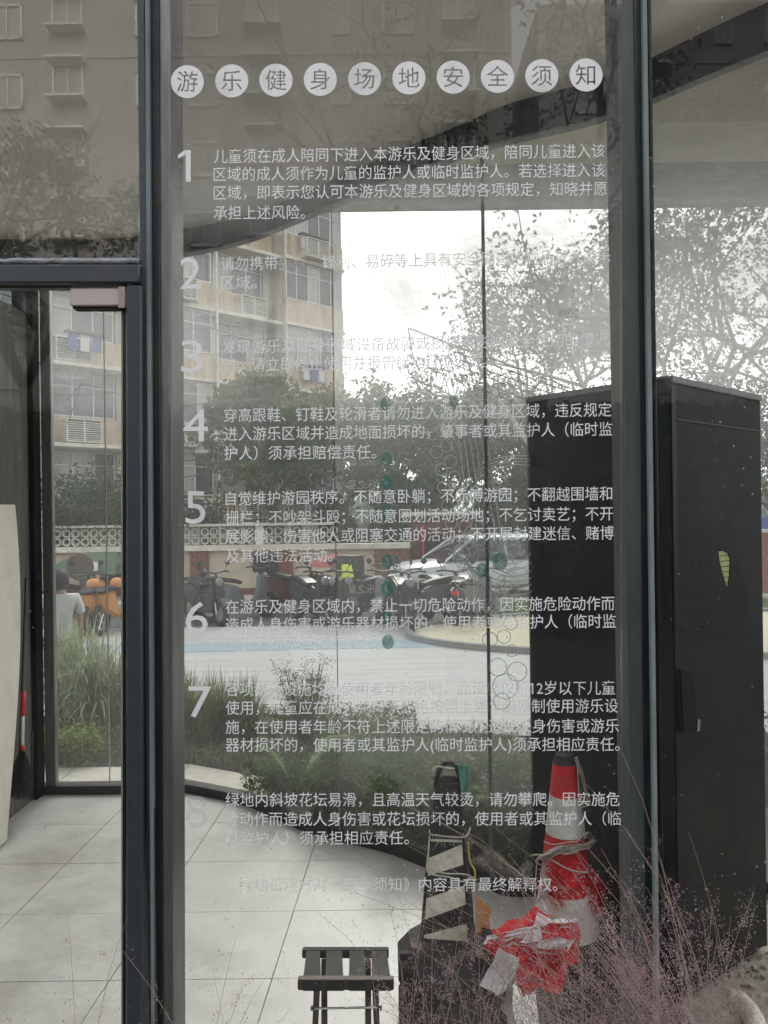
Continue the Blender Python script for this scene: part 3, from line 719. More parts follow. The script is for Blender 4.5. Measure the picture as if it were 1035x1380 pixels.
# --- black cabinet inside the pavilion -------------------------------------
Nc = Vector((1.20, 3.22, 0)); Lc = Vector((.79, 4.24, 0)); Rc = Vector((1.79, 3.66, 0)); Bc = Lc + Rc - Nc
CB = empty('black_cabinet', (0, 0, 0), 'tall black cabinet with grey top rim and a door handle, behind the right mullion', 'cabinet')
HN, HL, HR = 2.625, 2.69, 2.60
def up(p, z): return Vector((p.x, p.y, z))
def inset(a, b, s, t): return a + (b - a) * s
nrmL = Vector((-(Lc - Nc).y, (Lc - Nc).x, 0)).normalized(); 
if nrmL.dot(-Nc) < 0: nrmL = -nrmL
nrmR = Vector((-(Rc - Nc).y, (Rc - Nc).x, 0)).normalized()
if nrmR.dot(-Nc) < 0: nrmR = -nrmR
MB().prism([up(Nc, .02), up(Lc, .02), up(Lc, HL), up(Nc, HN)], -nrmL * .02).build('side_panel', M_blackpanel, CB, .002)
# door panel with a half-oval opening
def fr(s, z): return up(Nc + (Rc - Nc) * s, z)
def on_R(px, py):
    """point of the door plane on this line of sight"""
    d = P(px, py, 1.0) - Vector((0, 0, EYE)); o = Vector((0, 0, EYE)); t = (Nc - o).dot(nrmR) / d.dot(nrmR); return o + d * t
lenR = (Rc - Nc).length
def sz(p): return (((p - Nc).dot((Rc - Nc).normalized())) / lenR, p.z)
hole = [sz(on_R(x, y)) for x, y in ((968, 742), (975, 741.5), (982, 746), (984.5, 754), (983.5, 775), (981, 792), (979, 790), (974, 772), (970, 757))]
bm = bmesh.new()
outer = [(.055, .03), (1, .03), (1, HR), (.055, HN)]
edges = []
def loop(pts):
    vs = [bm.verts.new(fr(s, z)) for s, z in pts]
    for a, b in zip(vs, vs[1:] + vs[:1]): edges.append(bm.edges.new((a, b)))
loop(outer); loop(hole); bmesh.ops.triangle_fill(bm, use_beauty=True, edges=edges)
g = bmesh.ops.extrude_face_region(bm, geom=list(bm.faces)); bmesh.ops.translate(bm, vec=-nrmR * .018, verts=[v for v in g['geom'] if isinstance(v, bmesh.types.BMVert)])
bmesh.ops.recalc_face_normals(bm, faces=bm.faces)
me = bpy.data.meshes.new('door'); bm.to_mesh(me); bm.free(); me.materials.append(M_blackdoor); door = link(bpy.data.objects.new('door', me), CB)
cx_ = sum(h[0] for h in hole) / len(hole); zc = sum(h[1] for h in hole) / len(hole)
for k in range(9):
    z = max(h[1] for h in hole) + .01 - k * .024; c = fr(cx_, z) - nrmR * .006
    ax = (Rc - Nc).normalized(); Rm = Matrix((ax, -nrmR, Vector((0, 0, 1)))).transposed()
    MB().box(c, (.09, .004, .021), Rm).build('hole_view_strip', mat('hole_view_green', (.36, .4, .14), .5, 0, .2, 12), door)  # green strips put in for the bright lawn seen through the hole
MB().prism([fr(0, .02), fr(.05, .02), fr(.05, HN - .002), fr(0, HN - .002)], nrmR * .006).build('corner_trim', M_blackpanel, CB, .002)
MB().prism([fr(.06, 2.47), fr(1, 2.455), fr(1, 2.462), fr(.06, 2.477)], nrmR * .004).build('head_seam', M_scuff, CB)
h0, h1 = on_R(909, 902), on_R(930, 982)
hb = MB(); ax = (Rc - Nc).normalized(); hc = on_R(918, 940)
hb.prism([on_R(908, 900) + nrmR * .03, on_R(921, 905) + nrmR * .04, on_R(925, 925) + nrmR * .045, on_R(927, 983) + nrmR * .04, on_R(912, 983) + nrmR * .03], -nrmR * .035)
handle = hb.build('handle', M_blackpanel, CB, .005)
MB().prism([on_R(928.5, 967) + nrmR * .04, on_R(932.5, 967) + nrmR * .04, on_R(931.5, 982) + nrmR * .04, on_R(928, 983) + nrmR * .04], -nrmR * .01).build('keyhole_plate', M_chrome, handle)
def rim(a, b, za, zb, name):
    mb = MB(); d = (b - a).normalized(); n_ = Vector((-d.y, d.x, 0))
    if n_.dot(-a) < 0: n_ = -n_
    mb.prism([up(a, za) + n_ * .012, up(a, za + .028) + n_ * .012, up(a, za + .028) - n_ * .03, up(a, za) - n_ * .03], (b - a) + Vector((0, 0, zb - za))); return mb.build(name, M_greyrim, CB, .003)
rim(Nc, Lc, HN, HL, 'top_rim'); rim(Nc, Rc, HN, HR, 'top_rim')
MB().quad(up(Nc, HN - .01), up(Lc, HL - .01), up(Bc, HL - .03), up(Rc, HR - .01)).build('roof_panel', M_greyrim, CB)
MB().prism([up(Lc, .02), up(Bc, .02), up(Bc, 2.6), up(Lc, 2.6)], (.01, -.02, 0)).build('rear_panel', M_blackpanel, CB)
MB().prism([up(Rc, .02), up(Bc, .02), up(Bc, 2.55), up(Rc, 2.55)], (-.02, -.01, 0)).build('side_panel', M_blackpanel, CB)
nb = MB(); nb.lathe([(0.001, -.035), (.03, -.03), (.038, 0), (.03, .03), (.001, .035)], P(893, 521, 3.24), 12); nb.build('roof_knob', M_rubber, CB, smooth=True)

# --- pipe -------------------------------------------------------------------
pp_ = [G(940, 1322, .05), G(975, 1336, .05), G(1000, 1352, .045), G(1022, 1385, .05), G(1030, 1440, .05)]
pp_[0] = P(968, 1338, 3.5); pts_ = [P(962, 1336, 3.52), P(985, 1345, 3.38), P(1003, 1356, 3.26), P(1016, 1374, 3.12), P(1022, 1400, 2.98), P(1024, 1450, 2.8)]
pts_ = [(p.x, p.y, p.z) for p in pts_]; pts_ = smooth_curve(pts_, 6)
pt = empty('white_pipe', pts_[0], 'bent off-white plastic drain pipe on the dry soil at the foot of the black cabinet', 'pipe')
pt.location = (0, 0, 0)
MB().tube(pts_, .041, 20).build('pipe_run', M_pipe, pt, smooth='auto')
for i in (9, 10):
    a, b = Vector(pts_[i]), Vector(pts_[i + 1]); MB().tube([a, a + (b - a).normalized() * .009], .046, 20).build('collar', M_pipe, pt, smooth='auto')

# --- helpers for soft things -------------------------------------------------
def patch(c0, c1, c2, c3, n=12, amp=.012, fq=18, seed=0, thick=.002, bulge=0):
    """crumpled cloth between four corners"""
    V = []; F = []; c0, c1, c2, c3 = map(Vector, (c0, c1, c2, c3)); nr = (c1 - c0).cross(c3 - c0).normalized()
    for i in range(n + 1):
        for j in range(n + 1):
            s, t = i / n, j / n; p = (c0 * (1 - s) + c1 * s) * (1 - t) + (c3 * (1 - s) + c2 * s) * t
            f = noise.noise(p * fq + Vector((seed, 0, 0))); g_ = math.sin((s * 7 + t * 3 + seed) * 1.7 + 2 * noise.noise(p * 6 + Vector((0, seed, 0))))
            V.append(p + nr * (amp * (f + .6 * g_) + bulge * math.sin(PI * s) * math.sin(PI * t)) + Vector((noise.noise(p * 14) * .008, 0, noise.noise(p * 13 + Vector((5, 5, 5))) * .008)))
    for i in range(n):
        for j in range(n):
            a = i * (n + 1) + j; F.append((a, a + n + 1, a + n + 2, a + 1))
    mb = MB(); k = len(V); mb.v = [tuple(v) for v in V] + [tuple(v - nr * thick) for v in V]; mb.f = F + [tuple(k + q for q in f[::-1]) for f in F]
    return mb

# --- black and white striped square cone ------------------------------------
YC = 3.15
BK = empty('striped_cone', (0, 0, 0), 'square black cone with diagonal dirty white stripes and rope, left of the red cone', 'traffic cone')
secs = [(1057, 589, 622), (1130, 579, 631), (1150, 577, 633), (1262, 569, 643), (1300, 566, 645)]
YB = YC + .17
def sec(py, xl, xr, y=None):
    a = P(xl, py, YC); b = P(xr, py, YC); w = (b - a).length; d = w * .9
    th = math.radians(-9); ct, st = math.cos(th), math.sin(th); u = Vector((ct, st, 0)); v = Vector((-st, ct, 0)); w2 = w * .93
    c = (a + b) / 2 + Vector((0, d / 2, 0))
    return [c - u * w2 / 2 - v * w2 / 2, c + u * w2 / 2 - v * w2 / 2, c + u * w2 / 2 + v * w2 / 2, c - u * w2 / 2 + v * w2 / 2]
mb = MB(); rings = [sec(*s_) for s_ in secs]
for r_ in rings: mb.v += [tuple(p) for p in r_]
for k in range(len(rings) - 1):
    for j in range(4): mb.f.append((4 * k + j, 4 * k + (j + 1) % 4, 4 * k + 4 + (j + 1) % 4, 4 * k + 4 + j))
mb.f.append((0, 1, 2, 3)); n4 = 4 * (len(rings) - 1); mb.f.append((n4, n4 + 3, n4 + 2, n4 + 1))
mb.build('body', M_rubber, BK, .006)
def front_face(s, py):
    """point on the cone's front face: s across, py row of the view"""
    for a, b, ra, rb in zip(secs[:-1], secs[1:], rings[:-1], rings[1:]):
        if a[0] <= py <= b[0]:
            t = (py - a[0]) / (b[0] - a[0]); l = ra[0].lerp(rb[0], t); r = ra[1].lerp(rb[1], t); return l.lerp(r, s) + Vector((0, -.004, 0))
def stripe(lt, rt, lb, rb, sl=.07, sr=.93):
    mb = MB(); n = 6
    top = [front_face(sl + (sr - sl) * k / n, lt + (rt - lt) * k / n) for k in range(n + 1)]; bot = [front_face(sl + (sr - sl) * k / n, lb + (rb - lb) * k / n) for k in range(n + 1)]
    mb.prism(bot + top[::-1], (0, .003, 0)); mb.build('white_stripe', M_dirtywhite, BK)
stripe(1157, 1136, 1181, 1163); stripe(1212, 1191, 1240, 1216)
stripe(1262, 1242, 1265.5, 1265.5)
stripe(1131.5, 1130.5, 1134, 1133.5)
hd = MB(); 
hp = [P(587 + 0, 1062, YC + .03), P(588, 1050, YC + .04), P(592, 1037, YC + .05), P(599, 1029, YC + .05), P(608, 1028, YC + .05), P(615, 1034, YC + .05), P(619, 1046, YC + .04), P(622, 1060, YC + .03)]
hd.tube(hp, .0095, 8); hd.build('top_loop', M_rubber, BK, smooth=True)
MB().prism([P(590, 1058, YC + .02), P(620, 1058, YC + .02), P(616, 1047, YC + .03), P(596, 1046, YC + .03)], (0, .07, 0)).build('neck', M_rubber, BK, .006)
# ropes and rags tied on it
def string(name, pxs, Y, r=.0022, m=M_string, parent=None, tag_=None):
    pts = smooth_curve([tuple(P(x, y, Y + dy)) for x, y, dy in pxs], 5); o = MB().tube(pts, r, 5).build(name, m, parent, smooth=True); return o
string('rope', [(579, 1118, -.02), (580, 1124, -.03), (592, 1126, -.03), (612, 1128, -.03), (628, 1127, -.02), (634, 1115, .02)], YC, .003, parent=BK)
string('rope', [(577, 1150, -.02), (575, 1170, -.03), (581, 1178, -.03), (605, 1182, -.04), (625, 1188, -.03), (638, 1182, -.01)], YC, .0035, parent=BK)
string('rope', [(579, 1126, -.02), (577, 1150, -.03), (576, 1176, -.02)], YC, .0035, parent=BK)
string('rope', [(577, 1172, -.02), (600, 1177, -.04), (633, 1180, -.02), (639, 1200, 0), (641, 1240, .01), (642, 1275, .01)], YC, .003, parent=BK)
string('rope', [(631, 1135, 0), (633, 1160, 0), (640, 1175, 0), (638, 1200, 0)], YC, .004, mat('yellow_rope', (.5, .47, .1), .8), BK)
string('rope', [(586, 1045, 0), (583, 1040, -.01), (589, 1033, -.01), (600, 1035, -.02), (612, 1036, -.01)], YC, .004, parent=BK)
for k in range(26):
    x = 583 + k * 2.1; string('frayed_thread', [(x, 1127, -.03), (x + random.uniform(-2, 3), 1127 + random.uniform(3, 11), -.035), (x + random.uniform(-4, 5), 1129 + random.uniform(5, 14), -.03)], YC, .0008, parent=BK) if k % 2 == 0 else None
o = patch(P(617, 1029, YC), P(632, 1034, YC + .02), P(633, 1068, YC + .01), P(622, 1070, YC - .01), 10, .012, 22, 3).build('green_rag', mat('pale_green_rag', (.16, .36, .3), .8, 0, .3, 20, .3, trans=.3), None, smooth=True)
tag(o, 'pale green plastic rag hanging from the top of the striped cone', 'rag')

# --- rubber weights under it ---------------------------------------------------
def weight(name, cx, y, z0, z1, r, label):
    e = empty(name, (0, 0, 0), label, 'weight', 'octagonal rubber weights'); mb = MB()
    C0 = P(cx, 1300, y); pr = [(r * .93, z0), (r, z0 + .02), (r, z0 + (z1 - z0) * .55), (r * .78, z1 - .008), (r * .74, z1)]
    mb.lathe(pr, (C0.x, y, 0), 8); cc_ = Vector((C0.x, y, 0)); q_ = Matrix.Rotation(PI / 8, 3, 'Z'); mb.v = [tuple(cc_ + q_ @ (Vector(v) - cc_)) for v in mb.v]; o = mb.build('block', M_rubber, e, .005, flat=True, seg=1)
    for a in (0, 2): 
        mb = MB(); mb.box((C0.x + r * .84 * math.cos(a * PI / 2 + .4), y + r * .84 * math.sin(a * PI / 2 + .4), z1 - .03), (.06, .03, .025)); mb.build('grip', M_rubber, e, .004)
    return e
weight('rubber_weight', 607, 3.2, .185, .335, .235, 'upper octagonal black rubber weight holding the striped cone')
weight('rubber_weight', 611, 3.17, .0, .18, .245, 'lower octagonal black rubber weight on the tiles under the upper one')

# --- red and white round cone ---------------------------------------------------
YR = 3.6
RC = empty('red_cone', (0, 0, 0), 'round red and white road cone wrapped in rag and cord, before the black cabinet', 'traffic cone')
base = P(765, 1300, YR); base.z = 0; top = P(761.5, 1016, YR)
prof = [(1016, 744.5 + 4, 774 - 2), (1028, 745, 776), (1070, 741, 782.5), (1121, 736, 788), (1198, 727, 797), (1252, 720.5, 805.5), (1268, 718, 808)]
def cone_band(pa, pb, name, m, grow=0.0):
    mb = MB(); n = 36; rings_ = []
    steps = 8
    for k in range(steps + 1):
        py = pa + (pb - pa) * k / steps
        for a, b in zip(prof[:-1], prof[1:]):
            if a[0] <= py <= b[0]: t = (py - a[0]) / (b[0] - a[0]); xl = a[1] + (b[1] - a[1]) * t; xr = a[2] + (b[2] - a[2]) * t
        c = P((xl + xr) / 2, py, YR); r = (xr - xl) / 2 / FPX * YR + grow
        rings_.append([(c.x + r * math.cos(2 * PI * j / n), YR + r * math.sin(2 * PI * j / n), c.z) for j in range(n)])
    for r_ in rings_: mb.v += r_
    for k in range(steps):
        for j in range(n): mb.f.append((k * n + j, k * n + (j + 1) % n, (k + 1) * n + (j + 1) % n, (k + 1) * n + j))
    mb.f.append(tuple(range(n))[::-1]); mb.f.append(tuple(steps * n + j for j in range(n)))
    return mb.build(name, m, RC, smooth='auto')
cone_band(1016, 1028, 'cap', M_rubber, .001); cone_band(1028, 1070, 'red_band', M_red); cone_band(1070, 1121, 'white_band', M_whiteband, .0012)
cone_band(1121, 1196, 'red_band', M_red); cone_band(1196, 1252, 'white_band', M_whiteband, .0012)
MB().box((base.x, YR, .03), (.36, .36, .06)).build('base', M_rubber, RC, .012)
def wrap(name, path, w, m, Y, label, cat, seed=0, amp=.006):
    """strip of rag following a path over the cone"""
    mb = MB(); n = 24; pts = smooth_curve([tuple(P(x, y, Y + d)) for x, y, d in path], 6); V = []
    for k, p in enumerate(pts):
        p = Vector(p); nx = pts[min(k + 1, len(pts) - 1)]; pv = pts[max(k - 1, 0)]; d = (Vector(nx) - Vector(pv)).normalized(); u = d.cross(Vector((0, -1, 0))).normalized()
        ww = w * (.6 + .7 * abs(noise.noise(p * 9 + Vector((seed, 0, 0)))))
        for q in range(7): s = q / 6 - .5; V.append(tuple(p + u * ww * s * 2 + Vector((0, -amp * (math.sin(q * 2.2 + k * .35 + seed) + .6 * noise.noise(p * 30 + Vector((0, 0, q)))) - .004, 0))))
    mb.v = V; m_ = len(pts)
    mb.f = [(k * 7 + q, k * 7 + q + 1, (k + 1) * 7 + q + 1, (k + 1) * 7 + q) for k in range(m_ - 1) for q in range(6)]
    o = mb.build(name, m, None, smooth=True); md = o.modifiers.new('t', 'SOLIDIFY'); md.thickness = .003
    return tag(o, label, cat) if label else o
M_rag = mat('grey_white_rag', (.5, .47, .42), .85, 0, .2, 25, .4, trans=.2, dirt=.5)
wrap('rag_strip', [(728, 1156, -.10), (742, 1151, -.12), (757, 1145, -.125), (775, 1142, -.12), (795, 1138, -.07), (799, 1131, -.03), (790, 1122, -.06)], .021, M_rag, YR, 'knotted dirty white rag tied round the middle of the red cone', 'rag', 2, .012)
wrap('rag_strip', [(776, 1020, -.02), (781, 1035, -.03), (785, 1050, -.04), (790, 1068, -.05), (793, 1080, -.05), (783, 1086, -.08)], .012, M_rag, YR, 'pale cloth tail hanging beside the top of the red cone', 'rag', 5)
wrap('rag_strip', [(733, 1158, -.09), (732, 1180, -.11), (738, 1196, -.12), (727, 1215, -.10), (722, 1232, -.09)], .014, mat('tape_pink_white', (.6, .5, .48), .6, 0, .2, 8, trans=.2), YR, 'white tape end hanging down the left of the red cone', 'tape', 7)
for s_, (pts_c, r) in enumerate((([(733, 1134, -.08), (745, 1138, -.12), (765, 1135, -.13), (782, 1129, -.10), (781, 1085, -.08), (778, 1030, -.05)], .0028), ([(716, 1153, -.05), (728, 1152, -.10), (745, 1160, -.13), (765, 1171, -.14), (785, 1176, -.12), (797, 1174, -.08)], .004),
    ([(724, 1158, -.10), (722, 1180, -.10), (721, 1210, -.10), (722, 1235, -.1)], .003), ([(722, 1162, -.1), (727, 1155, -.12), (742, 1150, -.14)], .004), ([(783, 1128, -.1), (792, 1122, -.08), (787, 1131, -.09)], .003))):
    string('cord', pts_c, YR, r, parent=RC)
o = patch(P(748, 1172, YR - .14), P(799, 1176, YR - .06), P(806, 1186, YR - .05), P(764, 1199, YR - .15), 10, .012, 20, 9).build('red_tape', M_redcloth, None, smooth=True); tag(o, 'torn red flap of tape around the waist of the red cone', 'tape')
# frayed red strands right of the cone
mb = MB()
for k in range(150):
    x0 = random.uniform(789, 801); x1 = x0 + random.uniform(-3, 17); y1 = random.uniform(1195, 1243); d = random.uniform(-.1, 0)
    pts = [P(x0, 1172 + random.uniform(-2, 6), YR + d), P((x0 + x1) / 2 + random.uniform(0, 7), (1172 + y1) / 2, YR + d), P(x1 + random.uniform(-4, 3), y1, YR + d)]
    mb.tube(pts, .0016, 3, False)
tag(mb.build('red_fringe', M_redcloth), 'tangled red net strands hanging on the right of the red cone', 'fringe', kind='stuff')
# coloured flag between the cones
o = patch(P(641, 1205, 3.25), P(661, 1226, 3.3), P(658, 1268, 3.3), P(644, 1290, 3.22), 12, .014, 16, 4).build('faded_flag', mat('faded_flag_cloth', (.45, .05, .08), .8, col2=(.7, .42, .1), scale=6, trans=.2), None, smooth=True); tag(o, 'faded orange and red cloth scrap on the right side of the striped cone', 'cloth')

# --- heap of red and white bunting -----------------------------------------------
BU = empty('bunting_heap', (0, 0, 0), 'crumpled heap of red and white bunting flags between the two cones', 'bunting')
def zp(x, y, d): return P(640 + x / 3.632, 1000 + y / 3.632, 3.0 + d)
pan = [
 ('r', (85, 930, .10), (310, 815, .14), (390, 860, .10), (130, 975, .04), 0),
 ('w', (45, 985, .06), (70, 945, .06), (500, 850, .08), (490, 905, .02), 0),
 ('w', (285, 905, .05), (305, 830, .08), (390, 880, .06), (330, 915, .04), 0),
 ('r', (318, 900, .0), (495, 885, .02), (512, 955, .0), (325, 965, -.01), .02),
 ('r', (45, 985, .05), (130, 960, .04), (150, 1040, .03), (95, 1060, .05), 0),
 ('r', (120, 970, .0), (290, 965, -.01), (300, 1005, -.01), (138, 1045, .0), .015),
 ('w', (215, 975, -.01), (320, 905, .0), (335, 960, -.02), (240, 985, -.02), .01),
 ('w', (20, 1190, -.02), (125, 1005, .0), (215, 1065, -.04), (110, 1235, -.04), .02),
 ('w', (110, 1140, -.03), (215, 1050, -.04), (205, 1130, -.05), (140, 1225, -.05), .015),
 ('w', (100, 1235, -.02), (150, 1130, -.02), (230, 1150, -.03), (165, 1210, -.03), .01),
 ('r', (205, 1050, -.02), (455, 1000, -.03), (430, 1225, -.05), (205, 1185, -.04), .04),
 ('w', (320, 965, .0), (500, 945, .01), (450, 1020, .0), (290, 1005, -.01), .01),
 ('r', (430, 985, .03), (520, 925, .05), (510, 1075, .05), (440, 1085, .02), .02),
 ('r', (200, 1180, -.03), (300, 1120, -.05), (290, 1225, -.05), (240, 1245, -.04), .02),
 ('r', (310, 950, .02), (505, 940, .04), (500, 1010, .03), (330, 1010, .02), .0),
 ('r', (370, 1050, -.05), (440, 1030, -.04), (425, 1225, -.05), (340, 1215, -.06), .03),
 ('r', (55, 1010, .09), (480, 900, .12), (500, 1090, .12), (210, 1150, .08), .03),
 ('r', (320, 740, .5), (380, 700, .48), (445, 800, .46), (410, 830, .48), .01),
 ('w', (290, 800, .45), (330, 770, .46), (385, 850, .42), (320, 880, .42), .01)]
for i, (c_, a, b, c2_, d, bl) in enumerate(pan):
    patch(zp(*a), zp(*b), zp(*c2_), zp(*d), 24, .013 if c_ == 'w' else .016, 7.5, i * 3.1, .002, bl).build('red_flag' if c_ == 'r' else 'white_flag', M_redcloth if c_ == 'r' else M_whitecloth, BU, smooth=True)
for k in range(7): 
    x, y = random.uniform(60, 480), random.uniform(880, 1010); pts = [tuple(zp(x + q * random.uniform(20, 50), y + random.uniform(-25, 25) + q * 12, -.03)) for q in range(5)]
    MB().tube(smooth_curve(pts, 4), .0014, 4).build('cord', M_string, BU, smooth=True)
# pale stand under the heap
M_stand = mat('stand_plastic', (.45, .44, .42), .6, 0, .15, 12, dirt=.5)
sb = empty('white_stand', (0, 0, 0), 'off-white plastic foot showing under the bunting heap', 'stand')
MB().prism([P(682, 1330, 3.05), P(692, 1330, 3.05), P(690, 1358, 3.05), P(700, 1395, 3.05), P(676, 1395, 3.05), P(673, 1358, 3.05), P(682, 1350, 3.05)], (0, .06, 0)).build('foot', M_stand, sb, .004)
mb = MB().box((P(690, 1380, 3.08).x, 3.1, .012), (.11, .1, .024)); mb.build('base_plate', M_stand, sb, .004)
MB().tube([P(684, 1345, 3.08), Vector((P(686, 1380, 3.08).x, 3.08, .02))], .02, 10).build('stem', M_stand, sb, smooth=True)
string('cord', [(698, 1330, -.05), (703, 1345, -.06), (709, 1352, -.06), (713, 1342, -.05), (712, 1330, -.05)], 3.05, .002, parent=BU)

# --- folding stool ----------------------------------------------------------------
ST = empty('folding_stool', (0, 0, 0), 'small folding stool with black strap seat and brown legs beside the rubber weights', 'stool')
def rail(xa, xb, y0_, y1_, Y, name, m, d=.025): 
    a = P(xa, y0_, Y); b = P(xb, y0_, Y); c = P(xb, y1_, Y); e = P(xa, y1_, Y); MB().prism([a, b, c, e], (0, d, 0)).build(name, m, ST, .003)
YF, YK = 2.93, 3.15
rail(401, 531, 1320.5, 1335, YF, 'front_rail', M_wood, .03); rail(407, 524, 1281, 1292, YK, 'back_rail', M_strap, .03)
for a, b, c, d in ((413, 431, 408, 433), (440, 461, 438, 463), (471, 491, 470, 493), (501, 521, 501, 527)):
    mb = MB(); mb.prism([P(c, 1321, YF - .002), P(d, 1321, YF - .002), P(d, 1335.5, YF - .004), P(c, 1335.5, YF - .004)], (0, .004, 0)); 
    q = [P(a, 1279.5, YK + .01), P(b, 1279.5, YK + .01), P(d, 1320.5, YF), P(c, 1320.5, YF)]
    n = 6
    for k in range(n):
        t0, t1 = k / n, (k + 1) / n; s0, s1 = -.007 * math.sin(PI * t0), -.007 * math.sin(PI * t1)
        l0, r0, l1, r1 = q[0].lerp(q[3], t0), q[1].lerp(q[2], t0), q[0].lerp(q[3], t1), q[1].lerp(q[2], t1)
        mb.quad(l0 + Vector((0, 0, s0)), r0 + Vector((0, 0, s0)), r1 + Vector((0, 0, s1)), l1 + Vector((0, 0, s1)))
        mb.quad(l0 + Vector((0, 0, s0 - .004)), r0 + Vector((0, 0, s0 - .004)), r1 + Vector((0, 0, s1 - .004)), l1 + Vector((0, 0, s1 - .004)))
    mb.build('seat_strap', M_strap, ST)
for x0, x1, y0_, y1_ in ((427, 425, YF + .015, YK), (506, 508, YF + .015, YK), (437, 437, YK, YF + .02), (496, 496, YK, YF + .02)):
    a = P(x0, 1333 if y0_ < 3.05 else 1292, y0_); b = P(x1, 1400, y1_); b.z = .0
    d = (b - a).normalized(); u = Vector((1, 0, 0)); v = d.cross(u).normalized()
    MB().prism([a - u * .012 - v * .008, a + u * .012 - v * .008, a + u * .012 + v * .008, a - u * .012 + v * .008], b - a).build('leg', M_wood, ST, .002)
MB().tube([P(419, 1359, 3.0), P(514, 1357.5, 3.0)], .0045, 8).build('cross_rod', M_chrome, ST, smooth=True)
for x in (420, 513): MB().tube([P(x - 1, 1358.5, 3.0), P(x + 1.5, 1358.5, 3.0)], .009, 8).build('nut', M_iron, ST)

# --- cream board, broom, sticks by the side wall -------------------------------------
bd = MB(); nV = []
n = 14
for i in range(n + 1):
    t = i / n; z = 2.17 * t
    for j in range(5):
        s = j / 4; ye = 4.98 + .42 * math.sin(t * PI / 2) ** 1.1; y = 3.3 + (ye - 3.3) * s; x = swx + .16 - .12 * t + .02 * math.sin(PI * t)
        nV.append((x, y, z + .015 * s))
mb = MB(); mb.v = nV + [(x - .012, y, z) for x, y, z in nV]; k_ = len(nV)
F_ = [(i * 5 + j, i * 5 + j + 1, (i + 1) * 5 + j + 1, (i + 1) * 5 + j) for i in range(n) for j in range(4)]
mb.f = F_ + [tuple(q + k_ for q in f[::-1]) for f in F_]
for i in range(n): mb.f.append((i * 5 + 4, (i + 1) * 5 + 4, (i + 1) * 5 + 4 + k_, i * 5 + 4 + k_))
for j in range(4): mb.f.append((n * 5 + j, n * 5 + j + 1, n * 5 + j + 1 + k_, n * 5 + j + k_))
tag(mb.build('cream_board', M_board, smooth='auto'), 'tall cream board leaning against the dark side wall at the left edge', 'board')
BR = empty('broom', (0, 0, 0), 'black bristle broom with red and white handle standing by the cream board', 'broom')
MB().tube([P(30, 1014, 5.32), P(31, 933, 5.42)], .012, 10).build('handle', M_whiteband, BR, smooth=True)
MB().tube([P(30.5, 965, 5.38), P(31.5, 932, 5.42)], .017, 10).build('grip', M_red, BR, smooth=True)
MB().tube([P(30, 1012, 5.32), P(29.8, 1005, 5.33)], .016, 10).build('collar', M_red, BR, smooth=True)
mb = MB()
for k in range(420):
    a = random.uniform(-1, 1); p0 = P(30 + a * 3, 1012, 5.32 + random.uniform(-.03, .03)); p1 = P(28 + a * 17, 1074 + random.uniform(-14, 4), 5.28 + random.uniform(-.12, .1)); pm = (p0 + p1) / 2 + Vector((a * .02, 0, 0))
    mb.tube([p0, pm, p1], .002, 3, False)
mb.build('bristles', M_rubber, BR)
for (a, b, l) in (((35, 778), (26, 1035), 'thinner black stick leaning in the dark corner behind the broom'), ((43, 985), (43, 1062), 'short black rod standing right of the broom')):
    MB().tube([P(a[0], a[1], 5.5), P(b[0], b[1], 5.45)], .008, 8).build('black_stick', M_rubber, smooth=True); o = COL.objects[-1]
    tag(o, l, 'stick')

# added dark sheet, darkening the floor tiles between the cones and the cabinet
mt = MB(); mt.prism([(.62, 2.35, .003), (1.22, 2.3, .003), (1.22, 3.2, .003), (.83, 4.1, .003), (.70, 3.9, .003), (.60, 3.1, .003)], (0, 0, .012))
tag(mt.build('dark_floor_sheet', M_rubber, bevel=.003), 'added dark sheet over the tiles at the foot of the black cabinet', 'mat')

# grit and crumbs blown over the tiles
gp = np.stack([rng.uniform(-1.6, 1.1, 900), 2.3 + rng.beta(1, 2.2, 900) * 2.2, np.full(900, .003)], 1)
V, F = leaves(gp, .0045, .5); V[:, 2] = np.clip(V[:, 2], .0015, .006)
tag(arrmesh('floor_grit', V, F, mat('grit', (.1, .08, .06), .9, col2=(.3, .26, .2))), 'dark crumbs and dry plant bits scattered over the pale floor tiles', 'litter', kind='stuff')

